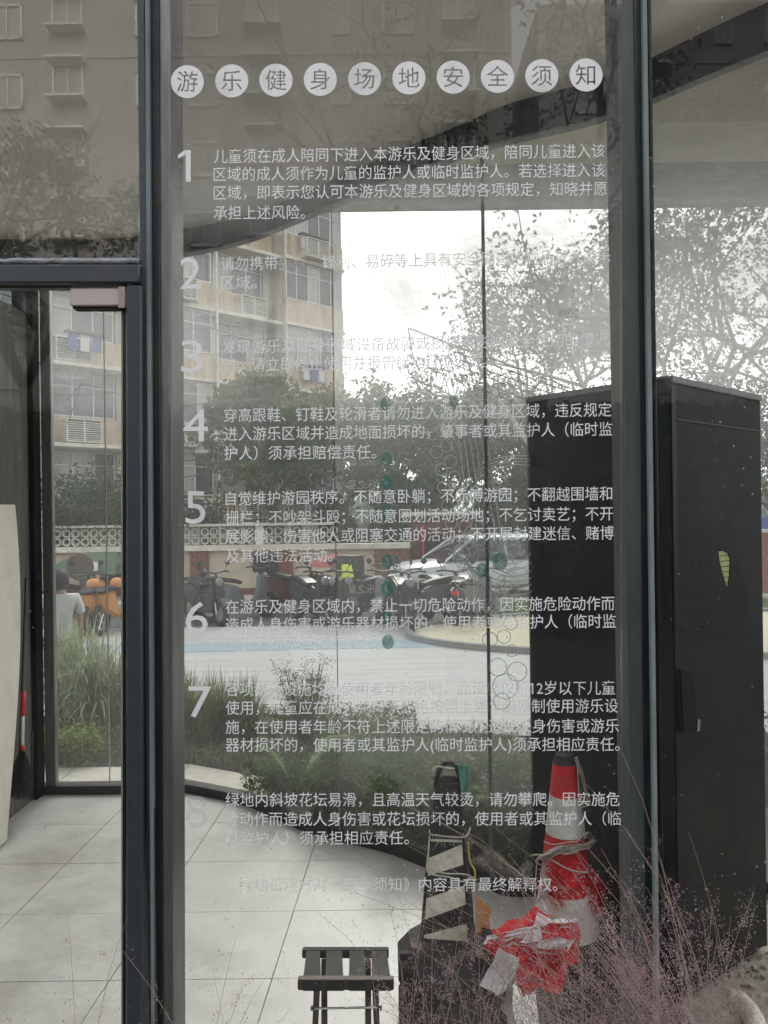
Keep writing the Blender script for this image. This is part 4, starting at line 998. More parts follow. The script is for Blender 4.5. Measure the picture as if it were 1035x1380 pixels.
# ------------------------------------------------------------------ planting just outside the curved wall
kb = MB()
ks = [(p.x, p.y + .2) for p in wall_line[:6]]
for a, b in zip(ks[:-1], ks[1:]): kb.prism([(a[0], a[1], -.05), (b[0] - .004, b[1], -.05), (b[0] - .004, b[1] + .34, -.05), (a[0], a[1] + .34, -.05)], (0, 0, .075))
tag(kb.build('bed_edging', M_kerb, bevel=.005), kind='structure')
def grass_clump(c, h, s, n, label, m, cat='grass', w=.009, group='ornamental grass clumps', name='grass_clump'):
    b = [(c[0] + rng.normal() * .07 * s * 2, c[1] + rng.normal() * .07 * s * 2, c[2] if len(c) > 2 else 0) for _ in range(n)]
    V, F = blades(b, h, s, w, 7, droop=.75); return tag(arrmesh(name, V, F, m), label, cat, group)
def shrub(c, rx, ry, h, n, size, m, label, name='shrub', stems=10, aspect=.4, group='shrubs outside the curved glass', ball=True):
    e = empty(name, c, label, 'shrub', group)
    cl = []; rr = []; mb = MB()
    for k in range(stems):
        a = rng.uniform(0, 2 * PI); r = math.sqrt(rng.uniform(0, 1)) * .8; t = (rx * r * math.cos(a), ry * r * math.sin(a), h * rng.uniform(.55, 1))
        mb.tube(smooth_curve([(t[0] * .1, t[1] * .1, 0), (t[0] * .5, t[1] * .5, t[2] * .5), t], 3), [.010, .009, .008, .007, .006, .004, .003][:7], 4)
        for q in (.35, .6, .8, 1): cl.append((t[0] * q, t[1] * q, t[2] * q)); rr.append(min(rx, h) * rng.uniform(.16, .36))
    mb.build('stems', M_bark, e)
    pts = cluster_pts(cl, rr, 1); pts = pts[rng.integers(0, len(pts), n)] + rng.normal(size=(n, 3)) * .03; pts[:, 2] = np.clip(pts[:, 2], .01, None)
    V, F = leaves(pts, size, aspect); arrmesh('foliage', V, F, m, e); return e
g = G(122, 975); grass_clump((g.x, g.y), 1.1, .75, 520, 'big striped ornamental grass clump seen through the glass door', M_blade, w=.013)
g = G(80, 972); grass_clump((g.x, g.y), 1.05, .42, 300, 'ornamental grass clump at the left behind the aluminium post', M_blade)
g = G(165, 980); grass_clump((g.x, g.y), .85, .45, 260, 'small darker grass clump right of the big one behind the door edge', M_bladedry)
for i, (px, py, h, l) in enumerate(((250, 1000, .42, 'grass clump beside the left mullion, seen under the number 7'), (290, 1005, .42, 'grass clump second from the left mullion in front of the paving'), (330, 1003, .4, 'grass clump between the left mullion clumps and the bush'))):
    g = G(px, py); grass_clump((g.x, g.y), h * 1.7, .36, 620, l, leafm('fresh_blade', (.1, .15, .05), (.3, .34, .14), .3, 6), w=.006)
g = G(105, 1032); shrub((g.x, g.y, 0), .34, .2, .34, 2300, .02, M_leaflime, 'low yellow-green shrub under the ornamental grass behind the door', aspect=.6)
g = G(60, 1035); shrub((g.x, g.y, 0), .3, .2, .3, 1200, .02, M_leaflime, 'low yellow-green shrub behind the aluminium post', aspect=.6)
g = G(412, 1020); shrub((g.x, g.y, 0), .36, .3, .80, 5200, .017, M_bushleaf, 'feathery olive bush standing before the pale paving', aspect=.2, stems=26)
g = G(470, 1050); shrub((g.x, g.y, 0), .32, .28, .42, 3000, .02, M_leafshrub, 'dark green shrub right of the feathery bush', aspect=.3, stems=18)
specs = [(392, 1085, .42, .3, 'fern-like shrub low at the glass behind paragraph eight'), (450, 1098, .4, .42, 'dense green shrub behind the words of paragraph eight'), (510, 1112, .4, .5, 'dark green shrub left of the striped cone top'),
         (570, 1125, .42, .56, 'dark shrub directly behind the striped cone top'), (632, 1138, .42, .62, 'tall dark shrub between the two cone tops'), (690, 1150, .4, .66, 'shrub next to the left edge of the black cabinet'), (745, 1150, .4, .5, 'shrub half hidden behind the black cabinet')]
for px, py, r, h, l in specs:
    g = G(px, py); x = g.x; y = wy(x) + .38; shrub((x, y, -.02), r, .28, h, 4200, .024, M_leafshrub if (px // 10) % 2 else M_leafdark, l, stems=24, aspect=.3)
for px, py, h, l in ((520, 1060, .75, 'upright young weed rising above the shrubs'), (536, 1062, .62, 'shorter upright weed beside the tall one')):
    g = G(px, py + 40); e = empty('weed', (g.x, g.y, 0), l, 'plant', 'weeds above the shrubs'); MB().tube([(0, 0, 0), (.01, 0, h)], [.006, .003], 5).build('stem', M_leafshrub, e)
    pts = np.stack([rng.normal(0, .035, 160), rng.normal(0, .035, 160), rng.uniform(.25, h, 160)], 1); V, F = leaves(pts, .022, .35); arrmesh('foliage', V, F, M_leafshrub, e)
# palm-like fronds
for px, py, l in ((690, 1100, 'arching fern frond by the cabinet edge'), (395, 1065, 'light green fern frond low at the glass'), (640, 1090, 'pale fern frond between the cones')):
    g = G(px, py + 40); x, y = g.x, wy(g.x) + .3; e = empty('fern', (x, y, .1), l, 'fern', 'ferns outside the curved glass'); V = []; F = []
    for f in range(7):
        a = rng.uniform(0, 2 * PI); L0 = rng.uniform(.3, .5); 
        for q in range(26):
            t = q / 26; c0 = Vector((math.cos(a) * L0 * t, math.sin(a) * L0 * t, .38 * math.sin(t * 2.2))); side = Vector((-math.sin(a), math.cos(a), 0)); fw = Vector((math.cos(a), math.sin(a), -.2))
            for s_ in (-1, 1):
                w = .09 * math.sin(PI * min(1, t + .12)) + .01; i = len(V); tip = c0 + side * s_ * w + fw * .03; V += [c0, c0 + fw * .01, tip, c0 - fw * .006]; F.append((i, i + 1, i + 2, i + 3))
    arrmesh('fronds', np.array([tuple(v) for v in V]), np.array(F), leafm('fern_leaf', (.07, .13, .03), (.2, .28, .08), .3, 5), e)
# low ground cover of the bed
pts = np.concatenate([np.stack([rng.uniform(-3.6, .3, 16000), rng.uniform(6.3, 8.0, 16000), rng.uniform(0, .14, 16000)], 1), np.stack([rng.uniform(-1.6, 1.4, 6000), rng.uniform(5.0, 7.4, 6000), rng.uniform(0, .1, 6000)], 1)])
pts = pts[[p[1] > wy(p[0]) + .58 for p in pts]]
V, F = leaves(pts, .022, .35); tag(arrmesh('ground_cover', V, F, leafm('cover_leaf', (.06, .07, .035), (.2, .2, .12), .3, 4)), 'low tangled grey-green ground cover in the planting bed', 'ground cover', kind='stuff')
b = [(x, y, 0) for x, y in zip(rng.uniform(-2.2, 1.2, 2600), rng.uniform(5.4, 7.3, 2600)) if y > wy(x) + .55]
V, F = blades(b, .2, .16, .004, 4); tag(arrmesh('bed_grass', V, F, M_bladedry), 'thin dry grass growing through the planting bed', 'grass', kind='stuff')

# ------------------------------------------------------------------ compound wall
WY = 19.5
CW = empty('compound_wall', (0, 0, 0), 'low cream wall with dark red piers, pale coping, lattice and dark railing before the apartments', 'wall')
def wx(px): return P(px, 760, WY).x
zc0, zc1 = P(300, 742, WY).z, P(300, 735, WY).z
piers = [(-60, -35), (30, 54), (144, 162), (257, 281), (372, 395)]
def zq(py, px=300): return P(px, py, WY).z
edges_ = [-140] + [q for p in piers for q in p] + [505]
for a, b in zip(edges_[0::2], edges_[1::2]):
    MB().box(((wx(a) + wx(b)) / 2, WY + .1, (.22 + zc0) / 2), (wx(b) - wx(a), .2, zc0 - .22)).build('wall_panel', M_wallpanel, CW)
for a, b in piers + [(505, 553)]:
    MB().box(((wx(a) + wx(b)) / 2, WY + .07, (zc0 + 0) / 2), (wx(b) - wx(a), .3, zc0)).build('pier', M_wallred, CW, .01)
MB().box(((wx(-140) + wx(505)) / 2, WY + .09, .11), (wx(505) - wx(-140), .26, .22)).build('plinth', M_wallred, CW)
MB().box(((wx(-140) + wx(553)) / 2, WY + .1, (zc0 + zc1) / 2 + .003), (wx(553) - wx(-140), .46, zc1 - zc0)).build('coping', M_lip, CW)
zl0, zl1 = zc1 + .005, zc1 + .48
x = wx(-130); 
lat = MB(); w = .46
for a, b in ((0, 0), (w, 0), (0, .44), (w, .44)): pass
proto = None
k = 0
while x < wx(440):
    if proto is None:
        mb = MB()
        for cx_, cz_ in ((.115, .11), (.345, .11), (.115, .33), (.345, .33)):
            for q in range(8):
                a0, a1 = q * PI / 4, (q + 1) * PI / 4
                mb.box((cx_ + .085 * math.cos((a0 + a1) / 2), 0, cz_ + .085 * math.sin((a0 + a1) / 2)), (.028, .09, .075), Matrix.Rotation(-(a0 + a1) / 2, 3, 'Y'))
        for q in range(6): mb.box((.23 + .05 * math.cos(q * PI / 3), 0, .22 + .05 * math.sin(q * PI / 3)), (.02, .1, .05), Matrix.Rotation(-q * PI / 3, 3, 'Y'))
        proto = mb.build('lattice_block', M_lattice, CW); o = proto
    else:
        o = proto.copy(); COL.objects.link(o); o.parent = CW
    o.location = (x, WY + .1, zl0 + .01); x += .47; k += 1
    if k % 6 == 0:
        MB().box((x + .1, WY + .1, (zl0 + zl1) / 2), (.2, .2, zl1 - zl0)).build('lattice_post', M_lip, CW); x += .22
MB().box(((wx(-140) + wx(450)) / 2, WY + .1, zl1 + .035), (wx(450) - wx(-140), .24, .06)).build('upper_coping', M_lip, CW)
mb = MB(); x = wx(-130)
while x < wx(450):
    mb.tube([(x, WY + .1, zl1 + .06), (x, WY + .1, zl1 + .60)], .012, 4); x += .11
for z in (.12, .34, .58): mb.tube([(wx(-130), WY + .1, zl1 + z), (wx(450), WY + .1, zl1 + z)], .016, 4)
mb.build('railing', M_iron, CW)
# climbers on the railing
for a, b, n_, l in ((60, 175, 5000, 'dark leafy climber on the railing above the left part of the compound wall'), (228, 300, 1500, 'thin climber on the railing right of the left mullion')):
    pts = np.stack([rng.uniform(wx(a), wx(b), n_), rng.normal(WY + .25, .15, n_), zl1 + rng.gamma(2.2, .14, n_)], 1); V, F = leaves(pts, .055, .5); tag(arrmesh('climber', V, F, M_leafdark), l, 'climber')
# dark red building section and gate right of the wall
rb = empty('red_gatehouse', (0, 0, 0), 'dark red low gatehouse wall with a dark doorway behind the motorcycles', 'gatehouse')
xg = P(555, 770, 19.9).x; xh = P(640, 770, 19.9).x
mb = MB().box(((wx(553) + wx(640)) / 2, 19.9, 1.0), (wx(640) - wx(553), .3, 2.0)); mb.build('wall', mat('maroon_render', (.12, .045, .045), .85, 0, .25, 3, .1), rb)
MB().box((wx(585), 19.73, .75), (.6, .06, 1.5)).build('doorway', M_blackpanel, rb, .01)
MB().tube([(wx(571) + .0, 19.6, .1), (wx(571), 19.6, 1.75)], .03, 6).build('drain_pipe', M_red, rb)
MB().box(((wx(553) + wx(640)) / 2, 19.8, 2.04), (wx(640) - wx(553) + .3, .6, .1)).build('coping', M_lip, rb)

# ------------------------------------------------------------------ apartment building with enclosed balconies
D = Vector((.7265, .687, 0)); NRM = Vector((.687, -.7265, 0)); END = Vector((-2.45, 38, 0)); LEN = 17.6
A0 = END - D * LEN
AB = empty('apartment_building', (0, 0, 0), 'old beige apartment block with enclosed balconies, ochre parapets and slatted air conditioner boxes', 'building')
def fb(u, w, z): return A0 + D * u + NRM * w + Vector((0, 0, z))
RF = Matrix((D, -NRM, Vector((0, 0, 1)))).transposed()
def fbox(u0, u1, w0, w1, z0, z1, name, m, parent=AB, bevel=0):
    return MB().box(fb((u0 + u1) / 2, (w0 + w1) / 2, (z0 + z1) / 2), (u1 - u0, w1 - w0, z1 - z0), RF).build(name, m, parent, bevel)
ZT = 22.0
fbox(0, LEN, -9, -.35, -.3, ZT, 'main_wall', M_facade)
def shared(proto, off, parent):
    c = proto.copy(); COL.objects.link(c); c.parent = parent; c.location = proto.location + off
    for ch in proto.children:
        d_ = ch.copy(); COL.objects.link(d_); d_.parent = c
    return c
def window(u0, u1, z0, z1, w, nmul=3, curtain=0, tr=True):
    mb = MB(); t = .05
    def b(a, b_, c, d_, w0=w, w1=w + .06): mb.box(fb((a + b_) / 2, (w0 + w1) / 2, (c + d_) / 2), (b_ - a, w1 - w0, d_ - c), RF)
    b(u0, u1, z0, z0 + t); b(u0, u1, z1 - t, z1)
    for k in range(nmul + 1):
        u = u0 + (u1 - u0 - t) * k / nmul; b(u, u + t, z0 + t, z1 - t)
    if tr: b(u0 + t, u1 - t, z0 + (z1 - z0) * .68, z0 + (z1 - z0) * .68 + .04)
    f = mb.build('window', M_winframe, AB)
    for k in range(nmul):
        a = u0 + (u1 - u0 - t) * k / nmul + t; c = u0 + (u1 - u0 - t) * (k + 1) / nmul
        m = M_pane2 if random.random() < .35 + curtain else M_pane
        MB().box(fb((a + c) / 2, w + .02, (z0 + z1) / 2), (c - a, .012, z1 - z0 - 2 * t), RF).build('pane', m, f)
    return f
BAY = LEN / 5; lvl0 = 1.8
def louvre(u0, u1, z0, z1, w):
    mb = MB(); 
    def b(a, b_, c, d_, w0, w1): mb.box(fb((a + b_) / 2, (w0 + w1) / 2, (c + d_) / 2), (b_ - a, w1 - w0, d_ - c), RF)
    b(u0, u0 + .05, z0, z1, w, w + .5); b(u1 - .05, u1, z0, z1, w, w + .5); b(u0, u1, z0 - .05, z0, w, w + .5); b(u0, u1, z1, z1 + .04, w, w + .5)
    b((u0 + u1) / 2 - .03, (u0 + u1) / 2 + .03, z0, z1, w + .42, w + .49)
    n = 9
    for k in range(n): z = z0 + .03 + (z1 - z0 - .05) * k / n; b(u0 + .05, u1 - .05, z, z + .035, w + .44, w + .48)
    o = mb.build('air_conditioner_box', M_ac, AB); MB().box(fb((u0 + u1) / 2, w + .2, (z0 + z1) / 2), (u1 - u0 - .14, .3, z1 - z0 - .06), RF).build('unit', M_acdark, o)
def fan_unit(u, z, w):
    o = MB().box(fb(u + .42, w + .2, z + .3), (.84, .34, .6), RF).build('air_conditioner', M_ac, AB, .02)
    mb = MB(); c = fb(u + .55, w + .375, z + .3)
    for r in (.24, .17, .1): 
        pts = [c + D * r * math.cos(q * PI / 10) + Vector((0, 0, r * math.sin(q * PI / 10))) + NRM * .012 for q in range(21)]; mb.tube(pts, .014, 4, False)
    mb.build('fan_grille', M_acdark, o)
rr_ = random.Random(5)
for k in range(-1, 7):
    z = lvl0 + 3 * k
    if z + 3 > ZT + .5: break
    for bidx in range(5):
        u0 = BAY * bidx; deep = 0.0 if bidx in (1, 3) else .55
        pr = .62 if bidx != 4 else .9
        ue = u0 + BAY - .02
        # slab lip, parapet, window band
        fbox(u0 + .01, ue, -.35, pr + .14, z - .14, z - .0, 'slab_edge', M_lip)
        if bidx == 1 or bidx == 3:
            fbox(u0 + .01, ue, -.35, .02, z, z + 1.05, 'parapet', M_parapet); w = -.06
            fbox(u0 + .01, u0 + .45, -.35, -.06, z + 1.05, z + 2.86, 'wall_pier', M_facade); fbox(ue - .45, ue, -.35, -.06, z + 1.05, z + 2.86, 'wall_pier', M_facade)
            window(u0 + .5, ue - .5, z + 1.08, z + 2.75, -.2, 3, .05)
            fbox(u0 + .46, ue - .46, -.35, -.1, z + 2.76, z + 2.86, 'lintel', M_facade)
        else:
            fbox(u0 + .01, ue, pr - .12, pr, z, z + 1.05, 'parapet', M_parapet)
            fbox(u0 + .01, u0 + .12, -.35, pr - .14, z, z + 2.86, 'balcony_end', M_facade); fbox(ue - .11, ue, -.35, pr - .14, z, z + 2.86, 'balcony_end', M_facade)
            window(u0 + .03, ue - .03, z + 1.08, z + 2.84, pr - .1, rr_.choice((4, 5, 5)), .12)
        if rr_.random() < .62:
            ul = u0 + rr_.uniform(.5, 1.6); louvre(ul, ul + 1.35, z + .12, z + .9, (pr if bidx not in (1, 3) else .02) + .005)
        if rr_.random() < .3:
            f_ = fbox(u0 + .7, u0 + 2.2, pr + .15, pr + .45, z + 1.02, z + 1.1, 'drying_rack', M_iron)
            for q in range(3):
                m = rr_.choice((M_cloth_blue, M_cloth_white, M_cloth_white)); uu = u0 + .8 + q * .45
                MB().box(fb(uu + .17, pr + .3, z + .72), (.34, .03, .62), RF).build('laundry', m, AB)
fan_unit(1.75, lvl0 + 2.25 - .0, .62); fan_unit(10.2, lvl0 + 3 + .15, .64)
for u in (BAY * .98, BAY * 2.02, BAY * 3, BAY * 4.02):
    MB().tube([fb(u, .95, 0), fb(u, .95, ZT)], .055, 6).build('drain_pipe', M_lip, AB)
for z_ in (3.6, 6.5, 9.6):
    MB().tube([fb(q * LEN / 12, 1.05, z_ + .18 * math.sin(q * 2.1) + .1 * (q % 3)) for q in range(13)], .018, 4).build('cable', M_iron, AB)
fbox(-.3, LEN + .3, -9.2, 1.2, ZT, ZT + .25, 'roof_slab', M_lip)
fbox(LEN + .0, LEN + .02, -9, -.4, 0, ZT, 'end_wall', M_facade)
# big blue and white sheet hanging behind the door view, pole brackets
MB().box(fb(2.6, .95, lvl0 + 3.25), (.7, .05, 1.5), RF).build('hanging_sheet', M_cloth_white, AB); MB().box(fb(2.5, .8, lvl0 + 4.6), (.6, .05, 1.1), RF).build('hanging_cloth', M_cloth_blue, AB)
for u, z in ((4.2, 3.1), (4.4, 6.4), (7.5, 6.0), (8.1, 9.3)):
    mb = MB(); mb.tube([fb(u, .6, z), fb(u + .2, 1.35, z + .5), fb(u + 1.0, 1.5, z + .4)], .02, 4); mb.tube([fb(u, .6, z - .9), fb(u + .2, 1.35, z + .5)], .02, 4); mb.build('clothes_bracket', M_iron, AB)

# ------------------------------------------------------------------ trees
def tree(name, loc, h, trunk_r, crown, n, size, mleaf, mbark, label, group=None, fork=.35, seed=1, levels=3, aspect=.5, spread=.75, per_r=.55, dens=1.0, nmain=5):
    """crown: (radius x, radius y, radius z, height of centre)"""
    r_ = random.Random(seed); e = empty(name, loc, label, 'tree', group)
    tb = MB(); tips = []; fz = h * fork
    bend = [(0, 0, 0), (r_.uniform(-.1, .1) * h * .1, r_.uniform(-.1, .1) * h * .1, fz * .5), (r_.uniform(-.05, .05) * h, 0, fz)]
    tb.tube(smooth_curve(bend, 4), [trunk_r * (1 - .35 * k / 8) for k in range(9)], 9)
    top = Vector(bend[-1])
    def grow(p, d, L, r, lv):
        q = [p]; dd = d.copy()
        for _ in range(3):
            dd = (dd + Vector((r_.uniform(-1, 1), r_.uniform(-1, 1), r_.uniform(-.4, .7))) * .22).normalized(); q.append(q[-1] + dd * L / 3)
        tb.tube(q, [r, r * .8, r * .62, r * .45], 6 if lv < 2 else 4)
        for k_, s_ in enumerate(q[1:]): 
            if lv >= 1: tips.append(s_)
        if lv >= levels: tips.append(q[-1]); return
        for k_ in range(r_.choice((2, 3, 3))):
            a = r_.uniform(0, 2 * PI); side = dd.orthogonal().normalized(); side = Matrix.Rotation(a, 3, dd) @ side
            st = q[r_.choice((2, 3, 3))]; grow(st, (dd * .75 + side * spread).normalized(), L * r_.uniform(.6, .8), r * .5, lv + 1)
    cr_, cy_, cz_, ch = crown
    for k_ in range(nmain):
        a = 2 * PI * k_ / nmain + r_.uniform(-.4, .4); grow(top, Vector((math.cos(a) * spread, math.sin(a) * spread, r_.uniform(.7, 1.3))).normalized(), (h - fz) * r_.uniform(.38, .5), trunk_r * .55, 0)
    tb.build('trunk', mbark, e, smooth=True)
    C = []; R_ = []
    for t in tips:
        v = Vector((t.x / cr_, t.y / cy_, (t.z - ch) / cz_))
        if v.length < 1.15: C.append(tuple(t)); R_.append(per_r * r_.uniform(.5, 1.2))
    for _ in range(int(26 * dens)):
        v = Vector((r_.gauss(0, 1), r_.gauss(0, 1), r_.gauss(0, 1))).normalized() * r_.uniform(.55, 1.0); C.append((v.x * cr_, v.y * cy_, ch + v.z * cz_)); R_.append(per_r * r_.uniform(.6, 1.3))
    pts = cluster_pts(C, R_, 40); pts = pts[rng.integers(0, len(pts), n)] + rng.normal(size=(n, 3)) * size * .6
    V, F = leaves(pts, size, aspect); arrmesh('crown', V, F, mleaf, e); return e
# the round tree in front of the apartments: crown px 285..470, rows 500..720
tree('street_tree', (P(372, 760, 22.5).x, 22.5, 0), 6.4, .16, (1.9, 1.7, 1.75, 4.0), 15000, .085, M_leaf, M_bark, 'round green street tree before the middle of the apartment block', 'street trees behind the wall', fork=.33, seed=3, per_r=.6)
for i, (px, Y, h, cw, chz, cz, m, l, n) in enumerate((
    (505, 27, 6.6, 2.6, 2.2, 4.2, M_leaf, 'green tree right of the round tree, behind the parked motorcycles', 13000),
    (600, 30, 7.0, 3.1, 2.4, 4.2, M_leafdark, 'dark tree rising behind the red gatehouse', 13000),
    (690, 28, 6.8, 2.6, 2.4, 4.2, M_leaf, 'dark tree cut by the left edge of the black cabinet', 10000),
    (450, 33, 7.0, 2.4, 2.4, 4.0, M_leafdark, 'dark tree at the far right corner of the apartment block', 9000),
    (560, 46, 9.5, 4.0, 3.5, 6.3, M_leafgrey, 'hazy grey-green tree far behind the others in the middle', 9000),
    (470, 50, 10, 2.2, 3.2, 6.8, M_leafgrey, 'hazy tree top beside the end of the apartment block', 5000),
    (790, 30, 7.0, 3.2, 2.6, 4.6, M_leafdark, 'dark tree mostly hidden behind the black cabinet', 6000),
    (930, 30, 7.0, 3.2, 2.6, 4.6, M_leafdark, 'tree hidden behind the right face of the black cabinet', 6000),
    (1040, 26, 6.5, 2.6, 2.5, 4.2, M_leafdark, 'dark tree at the right edge behind the brick wall', 9000),
    (120, 24, 3.6, 1.3, 1.0, 2.5, M_leafdark, 'small bare-twigged tree above the railing behind the door', 1600))):
    tree('park_tree', (P(px, 760, Y).x, Y, 0), h, .15, (cw, cw, chz, cz), n, .09 if Y < 40 else .14, m, M_bark, l, 'trees behind the plaza', fork=.3, seed=20 + i, per_r=.75)
# large airy trees nearer, lace of small leaves against the sky
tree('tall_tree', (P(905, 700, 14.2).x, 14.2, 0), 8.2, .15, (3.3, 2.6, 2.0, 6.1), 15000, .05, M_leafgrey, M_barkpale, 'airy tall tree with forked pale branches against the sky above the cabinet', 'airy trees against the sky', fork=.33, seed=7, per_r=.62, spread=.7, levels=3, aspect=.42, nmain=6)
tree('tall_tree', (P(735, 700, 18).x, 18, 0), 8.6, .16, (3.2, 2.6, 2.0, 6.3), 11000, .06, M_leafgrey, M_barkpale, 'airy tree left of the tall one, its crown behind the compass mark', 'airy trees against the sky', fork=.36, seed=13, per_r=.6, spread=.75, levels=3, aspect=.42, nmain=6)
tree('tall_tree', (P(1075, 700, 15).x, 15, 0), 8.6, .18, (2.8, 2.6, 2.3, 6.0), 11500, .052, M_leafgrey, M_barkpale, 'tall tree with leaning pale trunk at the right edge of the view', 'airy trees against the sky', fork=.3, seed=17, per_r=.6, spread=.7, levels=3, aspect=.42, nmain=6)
pts = np.stack([rng.uniform(P(430, 700, 25).x, P(760, 700, 25).x, 26000), rng.normal(25, .8, 26000), 3.6 * rng.uniform(0, 1, 26000) ** .8], 1)
pts[:, 2] *= .75 + .25 * np.sin(pts[:, 0] * 1.7) + .15 * np.sin(pts[:, 0] * 4.1 + 1)
V, F = leaves(pts, .11, .5); tag(arrmesh('shrubbery', V, F, M_leafdark), 'continuous dark green shrubbery under the trees behind the parked row', 'shrubbery', kind='stuff')
# far tree belt closing the horizon
C = [(x, rng.uniform(60, 80), rng.uniform(0, 5.0)) for x in rng.uniform(-60, 90, 330)]
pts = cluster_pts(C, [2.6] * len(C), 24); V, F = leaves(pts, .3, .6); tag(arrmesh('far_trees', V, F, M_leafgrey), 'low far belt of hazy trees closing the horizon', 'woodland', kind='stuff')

# ------------------------------------------------------------------ brick wall, signs and shrubs at the right edge
bw = empty('brick_wall', (0, 0, 0), 'red brick wall with blue signs at the right edge beyond the lawn', 'wall')
xw = P(1035, 740, 18).x
MB().box((xw + 1.0, 18.4, .75), (5.2, .25, 1.5)).build('wall', M_brick, bw)
MB().box((xw + 1.0, 18.4, 1.53), (5.3, .34, .07)).build('coping', M_lip, bw)
s1 = MB().box((xw - .0, 18.22, 1.72), (.9, .04, .28)).build('sign_panel', M_signblue, bw, .004)
shrub((P(1050, 940, 6.0).x, 7.4, 0), .5, .4, 1.05, 4200, .028, M_leafgrey, 'grey-green shrub cut by the right edge of the view, right of the cabinet', aspect=.35, stems=30)
shrub((P(1050, 1120, 5.0).x + .1, 5.4, 0), .45, .35, .6, 3000, .024, M_leafdark, 'low dark shrub at the right edge below the grey one', aspect=.35, stems=24)

# ------------------------------------------------------------------ parked motorcycles and scooters
def torus(mb, c, R_, r, n=20, m=8, axis='y'):
    c = Vector(c); base = len(mb.v)
    for i in range(n):
        t = 2 * PI * i / n
        for j in range(m):
            q = 2 * PI * j / m; rad = R_ + r * math.cos(q); p = Vector((rad * math.cos(t), r * math.sin(q), rad * math.sin(t))); mb.v.append(tuple(c + p))
    for i in range(n):
        for j in range(m): mb.f.append((base + i * m + j, base + i * m + (j + 1) % m, base + ((i + 1) % n) * m + (j + 1) % m, base + ((i + 1) % n) * m + j))
    return mb
def make_scooter(label, body, group='motorcycles parked along the road', shield=None, boxm=None, name='motorcycle'):
    e = empty(name, (0, 0, 0), label, 'motorcycle', group)
    for x in (-.62, .62):
        t = torus(MB(), (x, 0, .27), .21, .055).build('wheel', M_tyre, e, smooth=True)
        mb = MB(); mb.lathe([(.15, -.03), (.16, 0), (.15, .03)], (x, 0, .27), 16, 'y'); mb.build('rim', M_chrome, t, smooth='auto')
    prof = [(-.78, .58), (-.85, .74), (-.62, .80), (-.2, .74), (.02, .66), (.1, .38), (.33, .36), (.42, .6), (.46, .9), (.55, .92), (.6, .62), (.56, .34), (.38, .26), (-.2, .24), (-.42, .36), (-.6, .46)]
    mb = MB(); mb.prism([(x, -.13, z) for x, z in prof], (0, .26, 0)); mb.build('body', body, e, .035)
    mb = MB(); mb.prism([(x, -.14, z) for x, z in ((-.82, .80), (-.84, .87), (-.5, .91), (-.1, .84), (.06, .78), (.04, .72), (-.2, .77), (-.6, .83))], (0, .28, 0)); mb.build('seat', M_bikeblack, e, .03)
    MB().tube([(.5, 0, .9), (.44, 0, 1.02)], .03, 8).build('steering_column', M_bikeblack, e)
    MB().tube([(.34, -.34, 1.03), (.40, -.2, 1.05), (.45, 0, 1.02), (.40, .2, 1.05), (.34, .34, 1.03)], .018, 8).build('handlebar', M_bikeblack, e, smooth=True)
    for s in (-1, 1):
        MB().tube([(.4, s * .22, 1.05), (.38, s * .28, 1.18)], .008, 5).build('mirror_stem', M_bikeblack, e)
        mb = MB(); mb.lathe([(.01, -.012), (.055, -.006), (.055, .006), (.01, .012)], (.38, s * .29, 1.22), 12, 'x'); mb.build('mirror', M_bikeblack, e, smooth='auto')
        MB().tube([(.5, s * .07, .7), (.62, s * .08, .27)], .022, 6).build('fork', M_chrome, e)
    mb = MB(); mb.lathe([(.01, .03), (.07, .02), (.085, -.02), (.06, -.05)], (.60, 0, .86), 14, 'x'); mb.build('headlight', M_lamp, e, smooth='auto')
    MB().box((-.86, 0, .68), (.04, .16, .07)).build('tail_light', M_red, e, .01)
    mb = MB(); mb.prism([(x, -.08, z) for x, z in ((.38, .50), (.5, .58), (.72, .57), (.88, .42), (.86, .38), (.7, .52), (.52, .53))], (0, .16, 0)); mb.build('front_mudguard', body, e, .012)
    MB().tube([(-.1, .17, .26), (-.5, .19, .3), (-.8, .19, .36)], [.03, .045, .05], 8).build('exhaust', M_chrome, e, smooth=True)
    if shield: MB().prism([(.55, -.13, .92), (.5, -.1, 1.17), (.5, .1, 1.17), (.55, .13, .92)], (.012, 0, 0)).build('windshield', shield, e, .004)
    if boxm:
        b_ = MB().box((-.72, 0, 1.08), (.42, .42, .38)).build('cargo_box', boxm, e, .03); MB().box((-.72, 0, 1.285), (.44, .44, .03)).build('lid', M_bikeblack, b_, .01)
    return e
m1 = make_scooter('black motorcycle parked alone nearest the left, under paragraph six', M_bikeblack)
m2 = make_scooter('grey scooter', M_bikegrey); m3 = make_scooter('maroon scooter', M_bikered, boxm=M_bikeblack); m4 = make_scooter('scooter with yellow', M_bikeblack, shield=M_yellow)
def put(o, px, py, rz, label=None):
    g = G(px, py); o.location = (g.x, g.y, -.0 if g.y < 14.3 else (-.05 if g.y < 17.6 else .06)); o.rotation_euler = (0, math.radians(6), math.radians(rz)) if False else (0, 0, math.radians(rz))
    if label: o['label'] = label
    return o
put(m1, 277, 838, -50, 'black motorcycle parked alone nearest the left mullion')
put(copy_tree(m2), 322, 832, 35, 'grey scooter standing beside the leftmost black motorcycle')
put(m4, 452, 836, -60, 'scooter with a bright yellow windshield in the parked row')
lab = ['black motorcycle just left of the yellow windshield scooter', 'black motorcycle just right of the yellow windshield scooter', 'maroon scooter with a cargo box behind the doorway end of the row', 'grey scooter in front of the maroon doorway wall', 'black motorcycle nearest to the front in the middle of the row', 'grey scooter left of the white car', 'black motorcycle touching the white car in the view', 'maroon scooter without neighbours to its left', 'black motorcycle in front of the white car bonnet']
